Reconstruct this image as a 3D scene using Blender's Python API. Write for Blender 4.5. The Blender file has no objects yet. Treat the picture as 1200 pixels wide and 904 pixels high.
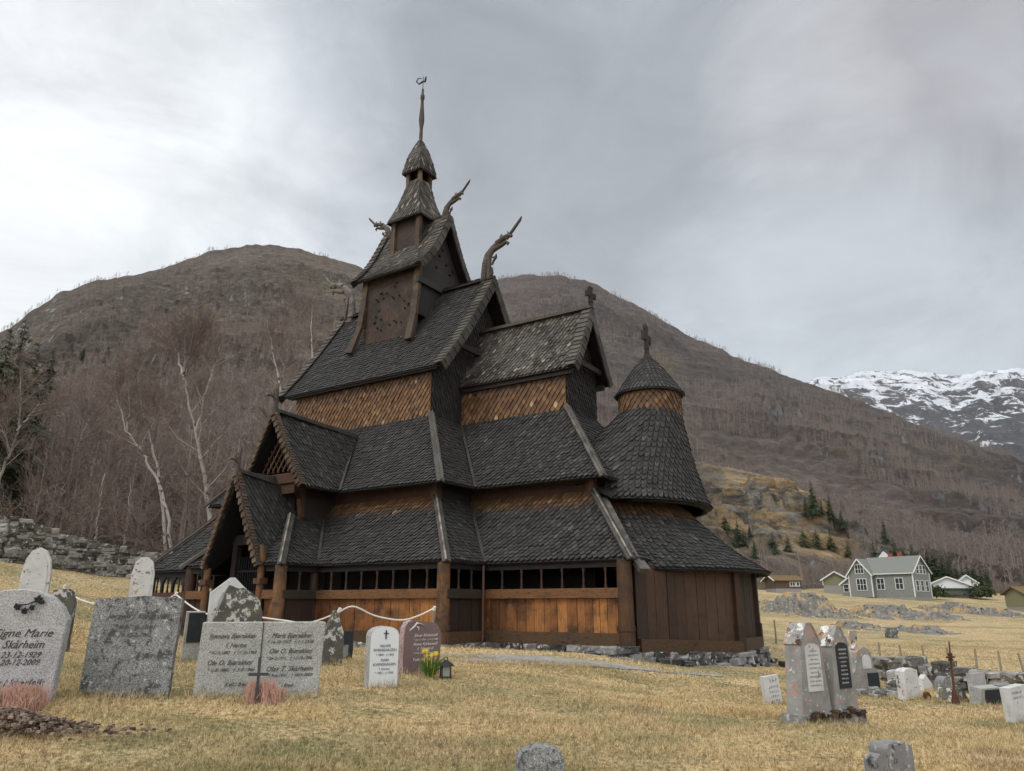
import bpy, math, random
import numpy as np
from mathutils import Vector, Matrix, noise
random.seed(7); RS=np.random.RandomState(11)
V=Vector; R_=math.radians; PI=math.pi
sc=bpy.context.scene; col=sc.collection
# ---------------------------------------------------------------- camera frame
F=867.0; CAMZ=0.9324; PITCH=math.atan(258/867.0); CP,SP=math.cos(PITCH),math.sin(PITCH)
def ray(px,py):
    a=(px-600)/F; b=-(py-452)/F
    return V((a,CP-b*SP,SP+b*CP))
def at(px,py,Y):
    "world point seen at photo pixel (px,py), Y metres ahead of the camera"
    r=ray(px,py); return V((0,0,CAMZ))+r*(Y/r.y)
def pxof(P):
    d=P.y*CP+(P.z-CAMZ)*SP; up=-P.y*SP+(P.z-CAMZ)*CP
    return 600+F*P.x/d, 452-F*up/d
# church frame: +u east along the ridge, +v north
CO=V((2.898,19.0,0)); CU=V((0.8396,-0.5432,0)).normalized(); CV=V((0.5432,0.8396,0)).normalized()
CANG=math.atan2(CU.y,CU.x)
def cw(u,v,z=0): return CO+CU*u+CV*v+V((0,0,z))
# ---------------------------------------------------------------- objects
def tag(o,label=None,cat=None,group=None,kind=None):
    if label: o['label']=label
    if cat: o['category']=cat
    if group: o['group']=group
    if kind: o['kind']=kind
    return o
def empty(name,loc,rz=0,label=None,cat=None,group=None):
    o=bpy.data.objects.new(name,None); col.objects.link(o); o.location=loc; o.rotation_euler=(0,0,rz)
    o.empty_display_size=.2
    return tag(o,label,cat,group)
def copy_tree(o,parent=None):
    c=o.copy(); col.objects.link(c)
    if parent is not None: c.parent=parent
    for ch in list(o.children): copy_tree(ch,c)
    return c
class MB:
    def __init__(s): s.v=[];s.f=[];s.a=[];s.b=[];s.m=[];s.sm=[]
    def poly(s,pts,a=.5,b=0.,m=0,sm=False):
        n=len(s.v); s.v+= [tuple(p) for p in pts]; s.f.append(tuple(range(n,n+len(pts))));s.a.append(a);s.b.append(b);s.m.append(m);s.sm.append(sm)
    def mesh(s,vs,fs,a=.5,b=0.,m=0,sm=False):
        n=len(s.v); s.v+=[tuple(p) for p in vs]
        for f in fs: s.f.append(tuple(i+n for i in f));s.a.append(a);s.b.append(b);s.m.append(m);s.sm.append(sm)
    def box(s,lo,hi,a=.5,b=0.,m=0,M=None):
        x0,y0,z0=lo;x1,y1,z1=hi
        vs=[V(p) for p in ((x0,y0,z0),(x1,y0,z0),(x1,y1,z0),(x0,y1,z0),(x0,y0,z1),(x1,y0,z1),(x1,y1,z1),(x0,y1,z1))]
        if M is not None: vs=[M@p for p in vs]
        s.mesh(vs,[(0,3,2,1),(4,5,6,7),(0,1,5,4),(1,2,6,5),(2,3,7,6),(3,0,4,7)],a,b,m)
    def beam(s,p0,p1,w,h,up=(0,0,1),a=.5,b=0.,m=0,w1=None,h1=None):
        "bar from p0 to p1, w across, h along up"
        p0,p1=V(p0),V(p1); d=(p1-p0).normalized(); x=d.cross(V(up)).normalized(); y=x.cross(d).normalized()
        w1=w if w1 is None else w1; h1=h if h1 is None else h1
        q=[p0+x*i*w/2+y*j*h/2 for i,j in ((-1,-1),(1,-1),(1,1),(-1,1))]+[p1+x*i*w1/2+y*j*h1/2 for i,j in ((-1,-1),(1,-1),(1,1),(-1,1))]
        s.mesh(q,[(0,3,2,1),(4,5,6,7),(0,1,5,4),(1,2,6,5),(2,3,7,6),(3,0,4,7)],a,b,m)
    def tube(s,pts,rs,n=8,a=.5,b=0.,m=0,caps=True,sm=True,flat=1.0):
        pts=[V(p) for p in pts]; rings=[]; ref=None
        for i,p in enumerate(pts):
            d=(pts[min(i+1,len(pts)-1)]-pts[max(i-1,0)])
            if d.length<1e-9: d=V((0,0,1))
            d.normalize()
            if ref is None: ref=V((1,0,0)) if abs(d.x)<.9 else V((0,1,0))
            x=(ref-d*ref.dot(d)); x.normalize(); y=d.cross(x); ref=x
            r=rs[i] if hasattr(rs,'__len__') else rs
            rings.append([p+x*math.cos(2*PI*k/n)*r+y*math.sin(2*PI*k/n)*r*flat for k in range(n)])
        vs=[q for r in rings for q in r]; fs=[]
        for i in range(len(pts)-1):
            for k in range(n): fs.append((i*n+k,i*n+(k+1)%n,(i+1)*n+(k+1)%n,(i+1)*n+k))
        s.mesh(vs,fs,a,b,m,sm)
        if caps:
            s.poly(rings[0][::-1],a,b,m); s.poly(rings[-1],a,b,m)
    def prism(s,out,y0,y1,M=None,a=.5,b=0.,m=0,mside=None):
        "outline out [(x,z)] counter-clockwise, extruded from y0 (front) to y1"
        f=[V((x,y0,z)) for x,z in out]; g=[V((x,y1,z)) for x,z in out]
        if M is not None: f=[M@p for p in f]; g=[M@p for p in g]
        s.poly(f,a,b,m); s.poly(g[::-1],a,b,m if mside is None else mside)
        n=len(out)
        for i in range(n): s.poly([f[i],g[i],g[(i+1)%n],f[(i+1)%n]],a,b,m if mside is None else mside)
    def build(s,name,mats,parent=None,loc=None):
        me=bpy.data.meshes.new(name); me.from_pydata(s.v,[],s.f); 
        if not isinstance(mats,(list,tuple)): mats=[mats]
        for m in mats: me.materials.append(m)
        if len(mats)>1: me.polygons.foreach_set('material_index',s.m)
        for nm,arr in (('tone',s.a),('wear',s.b)):
            at_=me.attributes.new(nm,'FLOAT','FACE'); at_.data.foreach_set('value',arr)
        me.polygons.foreach_set('use_smooth',s.sm)
        me.update()
        o=bpy.data.objects.new(name,me); col.objects.link(o)
        if parent is not None: o.parent=parent
        if loc is not None: o.location=loc
        return o
# ---------------------------------------------------------------- materials
class NT:
    def __init__(s,name):
        s.mat=bpy.data.materials.new(name); s.mat.use_nodes=True; s.t=s.mat.node_tree; s.n=s.t.nodes
        s.p=s.n['Principled BSDF']; s.p.inputs['Roughness'].default_value=.85; s.p.inputs['Specular IOR Level'].default_value=.25
        s.co=None
    def new(s,t,**k):
        q=s.n.new(t)
        for a,b in k.items(): setattr(q,a,b)
        return q
    def l(s,a,b): s.t.links.new(a,b)
    def coord(s,kind='Object',scale=(1,1,1)):
        tc=s.new('ShaderNodeTexCoord'); mp=s.new('ShaderNodeMapping'); mp.inputs['Scale'].default_value=scale
        s.l(tc.outputs[kind],mp.inputs[0]); return mp.outputs[0]
    def world(s,scale=(1,1,1)):
        g=s.new('ShaderNodeNewGeometry'); mp=s.new('ShaderNodeMapping'); mp.inputs['Scale'].default_value=scale
        s.l(g.outputs['Position'],mp.inputs[0]); return mp.outputs[0]
    def noise(s,co,scale,detail=5,rough=.6,dist=0.):
        q=s.new('ShaderNodeTexNoise'); q.inputs['Scale'].default_value=scale; q.inputs['Detail'].default_value=detail
        q.inputs['Roughness'].default_value=rough; q.inputs['Distortion'].default_value=dist; s.l(co,q.inputs['Vector']); return q.outputs['Fac']
    def vor(s,co,scale,out='Distance',feature='F1'):
        q=s.new('ShaderNodeTexVoronoi'); q.feature=feature; q.inputs['Scale'].default_value=scale; s.l(co,q.inputs['Vector']); return q.outputs[out]
    def ramp(s,fac,stops,interp='LINEAR'):
        q=s.new('ShaderNodeValToRGB'); e=q.color_ramp; e.interpolation=interp
        while len(e.elements)<len(stops): e.elements.new(.5)
        for i,(p,c) in enumerate(stops):
            e.elements[i].position=p
            if not hasattr(c,'__len__'): c=(c,c,c)
            e.elements[i].color=(c[0],c[1],c[2],1)
        s.l(fac,q.inputs[0]); return q.outputs[0]
    def mix(s,f,a,b,mode='MIX'):
        q=s.new('ShaderNodeMix',data_type='RGBA',blend_type=mode)
        for i,x in ((0,f),(6,a),(7,b)):
            if isinstance(x,(int,float)): q.inputs[i].default_value=x if i==0 else (x,x,x,1)
            elif isinstance(x,tuple): q.inputs[i].default_value=(*x,1)
            else: s.l(x,q.inputs[i])
        return q.outputs[2]
    def math(s,op,a,b=None,clamp=False):
        q=s.new('ShaderNodeMath',operation=op,use_clamp=clamp)
        for i,x in ((0,a),(1,b)):
            if x is None: continue
            if isinstance(x,(int,float)): q.inputs[i].default_value=x
            else: s.l(x,q.inputs[i])
        return q.outputs[0]
    def attr(s,n):
        q=s.new('ShaderNodeAttribute'); q.attribute_name=n; return q.outputs['Fac']
    def done(s,colr,bump=None,bs=.3,bd=.02,rough=None):
        if isinstance(colr,tuple): s.p.inputs['Base Color'].default_value=(*colr,1)
        else: s.l(colr,s.p.inputs['Base Color'])
        if bump is not None:
            b=s.new('ShaderNodeBump'); b.inputs['Strength'].default_value=bs; b.inputs['Distance'].default_value=bd
            s.l(bump,b.inputs['Height']); s.l(b.outputs[0],s.p.inputs['Normal'])
        if rough is not None:
            if isinstance(rough,(int,float)): s.p.inputs['Roughness'].default_value=rough
            else: s.l(rough,s.p.inputs['Roughness'])
        return s.mat
def flatmat(name,c,rough=.8,metal=0):
    n=NT(name); co=n.coord(); k=n.noise(co,6,4); c2=tuple(x*.72 for x in c)
    n.p.inputs['Metallic'].default_value=metal
    return n.done(n.mix(k,c2,c),rough=rough)
def shingle_mat(name,dark,brown,patchy=.62):
    n=NT(name); t=n.attr('tone'); w=n.attr('wear'); co=n.coord()
    g=n.noise(n.coord(scale=(5,5,1.2)),9,6,.7)
    tt=n.math('ADD',n.math('MULTIPLY',t,.75),n.math('MULTIPLY',g,.35))
    c1=n.ramp(tt,[(.1,dark[0]),(.5,dark[1]),(.8,dark[2]),(.97,dark[3])])
    c2=n.ramp(tt,[(.1,brown[0]),(.5,brown[1]),(.8,brown[2]),(.97,brown[3])])
    big=n.noise(co,.9,5,.65)
    pat=n.ramp(big,[(patchy,0),(patchy+.1,1)])
    c1=n.mix(n.math('MULTIPLY',pat,.45),c1,n.mix(g,(.05,.048,.045),(.16,.15,.135)))
    c=n.mix(w,c1,c2)
    return n.done(c,g,.5,.01,n.ramp(g,[(.3,.55),(.7,.85)]))
def wood_mat(name,c0,c1,c2,grain=(14,14,1.2),spec=.3,stain=(.02,.017,.015),stain_at=.62):
    n=NT(name); t=n.attr('tone'); co=n.coord(scale=grain); g=n.noise(co,3,7,.7,.4); co2=n.coord()
    tt=n.math('ADD',n.math('MULTIPLY',t,.6),n.math('MULTIPLY',g,.55))
    c=n.ramp(tt,[(.25,c0),(.55,c1),(.9,c2)])
    st=n.ramp(n.noise(co2,1.7,6,.7,.3),[(stain_at-.08,0),(stain_at+.1,1)])
    c=n.mix(n.math('MULTIPLY',st,.8),c,stain)
    crack=n.ramp(n.noise(n.coord(scale=(grain[0]*2.2,grain[1]*2.2,grain[2]*.6)),3,3,.5),[(.34,.35),(.42,1)])
    c=n.mix(1.0,c,crack,'MULTIPLY'); n.p.inputs['Specular IOR Level'].default_value=spec
    return n.done(c,g,.6,.012,.7)
M={}
M['roof']=shingle_mat('tarred_shingles',((.009,.0085,.008),(.025,.024,.023),(.047,.0455,.044),(.10,.096,.088)),((.04,.022,.012),(.10,.052,.022),(.17,.09,.038),(.26,.16,.08)),.66)
M['roof_old']=shingle_mat('weathered_shingles',((.014,.012,.010),(.042,.036,.030),(.10,.086,.070),(.26,.225,.18)),((.05,.026,.012),(.13,.066,.026),(.20,.105,.042),(.30,.19,.10)),.5)
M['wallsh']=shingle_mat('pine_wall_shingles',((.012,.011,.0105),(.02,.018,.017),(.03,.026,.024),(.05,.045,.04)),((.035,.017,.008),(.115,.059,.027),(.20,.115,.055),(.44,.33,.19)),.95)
M['tarwood']=wood_mat('tarred_timber',(.012,.009,.008),(.024,.017,.013),(.05,.034,.024))
M['redwood']=wood_mat('red_brown_timber',(.022,.011,.007),(.055,.026,.014),(.10,.05,.026))
M['plank']=wood_mat('tarred_pine_planks',(.032,.014,.007),(.17,.068,.020),(.37,.16,.046),stain=(.025,.012,.007),stain_at=.54)
M['plankdark']=wood_mat('dark_brown_planks',(.012,.007,.005),(.040,.021,.012),(.082,.043,.023),stain_at=.60)
M['sill']=wood_mat('sill_timber',(.018,.011,.007),(.055,.031,.015),(.10,.058,.028),grain=(1.5,1.5,14))
M['post']=wood_mat('pine_post',(.022,.011,.006),(.080,.038,.016),(.18,.09,.036),stain_at=.53)
M['rail']=wood_mat('pine_rail',(.028,.013,.007),(.11,.050,.019),(.22,.11,.04),grain=(1.2,1.2,14))
M['board']=wood_mat('grey_weathered_board',(.025,.023,.020),(.055,.050,.043),(.15,.135,.115),grain=(5,5,5),stain=(.02,.018,.017),stain_at=.52)
M['paleboard']=wood_mat('pale_worn_board',(.05,.042,.034),(.15,.13,.105),(.36,.32,.27),grain=(5,5,5),stain=(.035,.03,.025),stain_at=.5)
M['carved']=wood_mat('carved_oak',(.02,.016,.013),(.06,.048,.037),(.18,.15,.115),grain=(5,5,5))
M['inner']=wood_mat('inner_shade_timber',(.004,.003,.003),(.007,.005,.004),(.012,.009,.007))  # near-black: shade of interiors and under eaves put into the timber colour
M['iron']=flatmat('wrought_iron',(.03,.03,.032),.5,.6)
M['copper']=flatmat('copper_pipe',(.11,.055,.035),.55,.5)
def stone_mat(name,cs,scale=5,lich=None,lat=.62,speck=None):
    n=NT(name); co=n.coord(); t=n.attr('tone'); g=n.noise(co,scale,8,.65)
    tt=n.math('ADD',n.math('MULTIPLY',t,.45),n.math('MULTIPLY',g,.6))
    c=n.ramp(tt,[(.28,cs[0]),(.52,cs[1]),(.78,cs[2])])
    if speck:
        sp=n.ramp(n.vor(co,speck[0],'Color'),[(.25,speck[1]),(.5,(1,1,1)),(.8,speck[2])]); c=n.mix(1.0,c,sp,'MULTIPLY')
    if lich:
        for i,(lc,lt,ls) in enumerate(lich):
            off=n.new('ShaderNodeVectorMath',operation='ADD'); n.l(co,off.inputs[0]); off.inputs[1].default_value=(i*7.3,i*3.1,i*5.7)
            m=n.ramp(n.noise(off.outputs[0],ls,6,.7),[(lt,0),(lt+.05,1)]); c=n.mix(m,c,lc)
    return n.done(c,g,.6,.02,.88)
M['drystone']=stone_mat('dry_stone',((.03,.028,.024),(.12,.112,.10),(.29,.275,.25)),3.5,[((.34,.34,.31),.56,5),((.08,.07,.035),.57,2.5)])
M['plinth']=stone_mat('plinth_stone',((.02,.02,.02),(.085,.085,.083),(.26,.26,.25)),5,[((.36,.36,.34),.57,7)])
M['rock']=stone_mat('outcrop_rock',((.03,.028,.024),(.14,.132,.118),(.30,.29,.265)),2.4,[((.30,.215,.11),.52,.5),((.33,.33,.30),.60,2.2),((.03,.027,.022),.57,2.6)])
# ================================================================ THE STAVE CHURCH (local frame u,v,z)
church=empty('stave_church',CO,CANG,'tall medieval wooden stave church with tarred shingle roofs, dragon heads and a tiered ridge turret','church')
def part(mb,name,mats,parent=church,label=None):
    o=mb.build(name,mats,parent); 
    if label: o['label']=label
    return o
rnd=random.random
ROUND=[(-.47,1.12),(-.42,.68),(-.26,.22),(0,-.02),(.26,.22),(.42,.68),(.47,1.12)]
POINT=[(-.455,1.2),(-.40,.85),(-.20,.30),(0,-.02),(.20,.30),(.40,.85),(.455,1.2)]
class Planar:
    def __init__(s,L,R): 
        s.L=L;s.R=R;s.d=(R(0)-L(0)); s.d.normalize(); s.o=L(0)
    def lim(s,t): return (s.L(t)-s.o).dot(s.d),(s.R(t)-s.o).dot(s.d)
    def P(s,t,x):
        l=s.L(t); return l+s.d*(x-(l-s.o).dot(s.d))
    def unit(s,t): return 1.0
    def slope(s):
        return sum((s.P((i+1)/8,0)-s.P(i/8,0)).length for i in range(8))
class Cone:
    def __init__(s,c,R,z,a0,a1): s.c=c;s.Rf=R;s.z=z;s.a0=a0;s.a1=a1   # c(t)->(u,v)
    def lim(s,t): return (s.a0(t) if callable(s.a0) else s.a0),s.a1
    def P(s,t,x):
        c=s.c(t); r=s.Rf(t); return V((c[0]+r*math.cos(x),c[1]+r*math.sin(x),s.z(t)))
    def unit(s,t): return 1/max(s.Rf(t),.05)
    def slope(s): return sum((s.P((i+1)/8,0)-s.P(i/8,0)).length for i in range(8))
def shingle(mb,pt,w=.17,ex=.165,th=.032,shape=ROUND,wear=lambda t,x:0.,jit=.0,backing=True,bm=None,tmax=1.0,flip=False,lift=1.0,back_mat=1,tv=.16):
    sl=pt.slope(); dt=ex/sl; n=max(1,int(round(tmax/dt)))
    dt=tmax/n
    def frame(t,x):
        e=.01; a=pt.P(t,x); du=(pt.P(t,x+e)-a); dv=(pt.P(min(t+e,1.2),x)-a)
        N=du.cross(dv); N.normalize(); 
        return -N if flip else N
    for j in range(n):
        t=j*dt; x0,x1=pt.lim(t); u=pt.unit(t)*w
        if x1-x0<u*.3: continue
        k0=math.floor(x0/u)-1; k1=math.ceil(x1/u)+1
        off=.5*(j%2)
        for k in range(k0,k1+1):
            xc=(k+off)*u
            if xc+u*.5<x0 or xc-u*.5>x1: continue
            ww=u*(1+random.uniform(-.04,.02)); tj=random.uniform(-.12,.12)*dt*(1+jit); lj=random.uniform(.85,1.35); sk=random.uniform(-.03,.03)*u
            top=[];bot=[];
            xm=min(max(xc,x0),x1); N=frame(t,xm)
            topy=min(2.3,(1.04-t)/dt)
            outl=shape+[(shape[-1][0],topy),(shape[0][0],topy)]
            for i,(sx,sy) in enumerate(outl):
                tt=max(t+sy*dt+tj*(1 if i<len(shape) else 0),-.02); a,b=pt.lim(min(tt,1.0)); x=min(max(xc+sx*ww+sk,a),b)
                p=pt.P(tt,x); h=th*(1.75*lj*lift)*max(0,1-sy/2.3)+.004
                top.append(p+N*h)
                if i<len(shape): bot.append(p+N*(h-th*lj))
            area=(top[len(shape)-1]-top[0]).length
            if area<w*.12: continue
            tone=min(1,max(0,random.gauss(.46,tv)+(random.uniform(.15,.4) if random.random()<.012 else 0))); wr=wear(t,xc)
            nb=len(mb.v); mb.v+=[tuple(p) for p in top+bot]; m=len(shape); L=len(top)
            fs=[tuple(range(L)) if not flip else tuple(range(L))[::-1]]
            for i in range(m-1): fs.append((i,i+L,i+1+L,i+1) if not flip else (i,i+1,i+1+L,i+L))
            for fi,f in enumerate(fs): mb.f.append(tuple(q+nb for q in f)); mb.a.append(tone if fi==0 else tone*.25); mb.b.append(wr); mb.m.append(0); mb.sm.append(False)  # edge faces far darker: shade along the shingle edges painted into tone
    if backing:
        m=bm or mb; K=8
        arc=isinstance(pt,Cone); J=24 if arc else 1
        for i in range(K):
            for q in range(J):
                t0,t1=i*tmax/K,(i+1)*tmax/K; a0,b0=pt.lim(t0); a1,b1=pt.lim(t1)
                xs=[a0+(b0-a0)*q/J,a0+(b0-a0)*(q+1)/J,a1+(b1-a1)*(q+1)/J,a1+(b1-a1)*q/J]
                P=[pt.P(t0,xs[0]),pt.P(t0,xs[1]),pt.P(t1,xs[2]),pt.P(t1,xs[3])]
                N=frame((t0+t1)/2,(xs[0]+xs[1])/2)
                m.poly([p-N*.004 for p in P],.2,0,0 if m is mb else 0)
                m.poly([p-N*.06 for p in P][::-1],.2,0,back_mat)
                if i==0: m.poly([P[0]-N*.004,P[0]-N*.06,P[1]-N*.06,P[1]-N*.004],.2,0,back_mat)
# --- main dimensions
SU0,SU1,SV0,SV1=-17.75,-4.4,-1.75,11.15         # nave gallery walls
CV0,CV1=0.0,9.4                                 # chancel gallery walls, east wall at u=0
BU0,BU1,BV=-13.35,-9.15,-3.1                    # south porch bay
AX=4.7                                          # axis
def i1(t): return -.14+1.94*t
def z1(t): return 2.05+2.0*t-.10*math.sin(PI*t)
def i2(t): return 1.2+2.4*t
def z2(t): return 4.43+2.82*t-.13*math.sin(PI*t)
PU=-11.1                                       # centre of the south porch gables
def brown_top(a,b=1.): return lambda t,x: min(1,max(0,(t-a+.1)/(b-a)+random.uniform(-.3,.2))) if t>a-.12 else 0.
def none(t,x): return 0.0
roofm=[M['roof'],M['inner']]
# ---- tier 1 roofs
mb=MB()
pv=lambda z:min(BV-.12+(z-2.05)/1.03,-1.3)+.2
shingle(mb,Planar(lambda t:V((BU1-i1(t),SV0+i1(t),z1(t))),lambda t:V((SU1-i1(t),SV0+i1(t),z1(t)))),w=.155,ex=.145,wear=brown_top(.84))
shingle(mb,Planar(lambda t:V((SU0+.55*i1(t),SV0+i1(t),z1(t))),lambda t:V((BU0+i1(t),SV0+i1(t),z1(t)))),w=.155,ex=.145,wear=brown_top(.84))
shingle(mb,Planar(lambda t:V((SU1-i1(t),SV0+i1(t),z1(t))),lambda t:V((SU1-i1(t),CV0+i1(t),z1(t)))),w=.155,ex=.145)
shingle(mb,Planar(lambda t:V((SU0+.55*i1(t),SV1-i1(t),z1(t))),lambda t:V((SU0+.55*i1(t),SV0+i1(t),z1(t)))),w=.3,ex=.3)
shingle(mb,Planar(lambda t:V((SU1-i1(t),SV1-i1(t),z1(t))),lambda t:V((SU0+.55*i1(t),SV1-i1(t),z1(t)))),w=.4,ex=.4)
lower_nave=part(mb,'lower_roof',roofm)
mb=MB()
shingle(mb,Planar(lambda t:V((SU1-i1(t),CV0+i1(t),z1(t))),lambda t:V((0-i1(t),CV0+i1(t),z1(t)))),w=.17,ex=.165,wear=brown_top(.84))
shingle(mb,Planar(lambda t:V((-i1(t),CV0+i1(t),z1(t))),lambda t:V((-i1(t),CV1-i1(t),z1(t)))),w=.17,ex=.165)
shingle(mb,Planar(lambda t:V((-i1(t),CV1-i1(t),z1(t))),lambda t:V((SU1-i1(t),CV1-i1(t),z1(t)))),w=.4,ex=.4)
lower_chancel=part(mb,'lower_roof',roofm)
mb=MB()   # bay roof round the south porch
shingle(mb,Planar(lambda t:V((BU1-i1(t),BV+i1(t),z1(t))),lambda t:V((BU1-i1(t),SV0+i1(t),z1(t)))),w=.155,ex=.145)
def vu(z): return 1.2-1.2*(z-2.0)/2.7
shingle(mb,Planar(lambda t:V((PU+vu(z1(t)),BV+i1(t),z1(t))),lambda t:V((BU1-i1(t),BV+i1(t),z1(t)))),w=.155,ex=.145)
shingle(mb,Planar(lambda t:V((BU0+i1(t),BV+i1(t),z1(t))),lambda t:V((PU-vu(z1(t)),BV+i1(t),z1(t)))),w=.155,ex=.145)
shingle(mb,Planar(lambda t:V((BU0+i1(t),SV0+i1(t),z1(t))),lambda t:V((BU0+i1(t),BV+i1(t),z1(t)))),w=.155,ex=.145)
bay_roof=part(mb,'lower_roof',roofm)
# ---- tier 2 roofs
dvu=lambda t:min(1.4,1.4*(2.4*t)/1.97)
mb=MB()
shingle(mb,Planar(lambda t:V((-9.7-dvu(t),SV0+i2(t),z2(t))),lambda t:V((SU1-i2(t),SV0+i2(t),z2(t)))),w=.16,ex=.155)
wu=lambda t:-16.5+1.6*t
shingle(mb,Planar(lambda t:V((wu(t),SV0+i2(t),z2(t))),lambda t:V((-12.5+dvu(t),SV0+i2(t),z2(t)))),w=.16,ex=.155)
shingle(mb,Planar(lambda t:V((SU1-i2(t),SV0+i2(t),z2(t))),lambda t:V((SU1-i2(t),CV0+i2(t),z2(t)))),w=.16,ex=.155)
shingle(mb,Planar(lambda t:V((wu(t),SV1-i2(t),z2(t))),lambda t:V((wu(t),SV0+i2(t),z2(t)))),w=.3,ex=.3)
shingle(mb,Planar(lambda t:V((SU1-i2(t),SV1-i2(t),z2(t))),lambda t:V((wu(t),SV1-i2(t),z2(t)))),w=.4,ex=.4)
mid_nave=part(mb,'aisle_roof',roofm)
mb=MB()
shingle(mb,Planar(lambda t:V((SU1-i2(t),CV0+i2(t),z2(t))),lambda t:V((-i2(t),CV0+i2(t),z2(t)))),w=.175,ex=.165)
shingle(mb,Planar(lambda t:V((-i2(t),CV0+i2(t),z2(t))),lambda t:V((-i2(t),CV1-i2(t),z2(t)))),w=.175,ex=.165)
shingle(mb,Planar(lambda t:V((-i2(t),CV1-i2(t),z2(t))),lambda t:V((SU1-i2(t),CV1-i2(t),z2(t)))),w=.4,ex=.4)
mid_chancel=part(mb,'aisle_roof',roofm)
# ---- south porch gables
def gable_roof(name,u0,hw,z0,z1_,vf,vback,rise,w=.15,ex=.15,sag=.08,mat=roofm,parent=church):
    mb=MB(); q=lambda t:z0+(z1_-z0)*t-sag*math.sin(PI*t)
    for s in (1,-1):
        E=lambda t,s=s:(V((u0+s*hw*(1-t),vf-.12*t,q(t)+rise*t)))
        W=lambda t,s=s:(V((u0+s*hw*(1-t),vback(t,q(t)),q(t))))
        if s>0: shingle(mb,Planar(E,W),w=w,ex=ex)
        else: shingle(mb,Planar(W,E),w=w,ex=ex)
    return part(mb,name,mat,parent),q
dorm,dq=gable_roof('upper_porch_roof',PU,1.4,4.43,6.75,-2.15,lambda t,z:-.55+1.97*t,.12)
porch,pq=gable_roof('porch_roof',PU,1.2,2.0,4.45,-3.3,lambda t,z:pv(z) ,.3)
def barge(u0,hw,q,v,rise,name,parent,n=22,wid=.19,mat=None,shing=True,th=.06,vback=0.):
    "shingled barge boards along both rakes of a gable that faces -v"
    mb=MB()
    for s in (1,-1):
        for i in range(n):
            t0,t1=i/n,(i+1.25)/n
            a=V((u0+s*hw*(1-t0),v-.12*t0,q(t0)+rise*t0)); b=V((u0+s*hw*(1-min(t1,1.0)),v-.12*t1,q(min(t1,1.))+rise*min(t1,1.)))
            d=(b-a).normalized(); nrm=V((-d.z*s*-1,0,d.x*s*-1)) 
            nrm=V((0,1,0)).cross(d); 
            if nrm.z<0: nrm=-nrm
            j=random.uniform(-.015,.015)
            p=[a+nrm*.07,a-nrm*(wid-.05)+V((0,0,j)),b-nrm*(wid-.05)+V((0,0,j)),b+nrm*.07]
            off=V((0,-.05-.03*((i%2)),0)); lift=V((0,-.03,0))
            f=[p[0]+off+lift,p[1]+off+lift,p[2]+off,p[3]+off]; g=[x+V((0,th,0)) for x in f]
            if s<0: f=[f[0],f[3],f[2],f[1]]; g=[g[0],g[3],g[2],g[1]]
            tone=min(1,max(0,random.gauss(.36,.16)))
            mb.mesh(f+g,[(0,1,2,3),(7,6,5,4),(0,4,5,1),(1,5,6,2),(2,6,7,3),(3,7,4,0)],tone,.3)
        if shing:   # a raised row of saddle shingles on top of the rake
            for i in range(n):
                t0,t1=i/n,(i+1.3)/n
                a=V((u0+s*hw*(1-t0),v-.12*t0,q(t0)+rise*t0)); b=V((u0+s*hw*(1-min(t1,1)),v-.12*t1,q(min(t1,1))+rise*min(t1,1)))
                d=(b-a).normalized(); nrm=V((0,1,0)).cross(d)
                if nrm.z<0: nrm=-nrm
                mb.beam(a+nrm*.11+V((0,.06,0)),b+nrm*.075+V((0,.06,0)),.15,.026,up=nrm,a=random.uniform(.1,.5),b=.25)
    return part(mb,name,[mat or M['roof_old']],parent)
barge(PU,1.43,dq,-2.2,.12,'barge_board',dorm,n=28,wid=.12)
barge(PU,1.23,pq,-3.36,.3,'barge_board',porch,n=28,wid=.11)
mb=MB()  # ridge boards and gable trusswork
mb.beam((PU,-2.2,6.98),(PU,1.5,6.80),.16,.12,a=.4); mb.beam((PU,-2.2,6.93),(PU,1.4,6.72),.34,.05,a=.3)
part(mb,'ridge_board',[M['board']],dorm)
mb=MB(); mb.beam((PU,-3.38,4.85),(PU,-1.3,4.58),.14,.12,a=.4); mb.beam((PU,-3.38,4.80),(PU,-1.3,4.5),.32,.05,a=.3)
part(mb,'ridge_board',[M['board']],porch)
mb=MB()
mb.box((PU-1.0,-1.96,4.62),(PU+1.05,-1.84,4.94),.5); mb.box((PU-.95,-1.90,4.3),(PU+.8,-1.82,4.6),.4)
for k in range(-5,6):
    for s in (1,-1):
        x=PU+k*.24; 
        x2=x+s*.9; z2_=6.3
        # clip lattice to the gable triangle
        def inside(u,z): return abs(u-PU)<1.15*(1-(z-4.5)/2.35)
        p0=V((x,-1.9-.04*s,5.0)); pe=None
        for q in range(1,40):
            u=x+s*.026*q; z=5.0+.04*q
            if not inside(u,z): break
            pe=V((u,-1.9-.04*s,z))
        if pe and inside(x,5.0) and (pe-p0).length>.15: mb.beam(p0,pe,.05,.035,up=(0,1,0),a=rnd())
part(mb,'gable_lattice',[M['redwood']],dorm)
mb=MB()
mb.box((-12.4,-1.35,2.2),(-10.55,-1.2,4.75),.3); mb.box((-10.67,-1.2,2.2),(-10.55,2.2,5.6),.3,m=1); mb.box((-12.4,-1.2,2.2),(-12.28,2.2,5.6),.3,m=1)
for x in (-10.5,-12.2):
    mb.beam((x,-1.38,3.6),(x,-1.38,4.7),.14,.14,up=(0,1,0),a=.5)
    mb.beam((x,-1.40,3.5),(x+.12,-1.62,4.15),.05,.10,up=(0,1,0),a=.9)
part(mb,'upper_porch_wall',[M['redwood'],M['tarwood']],church)
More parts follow.
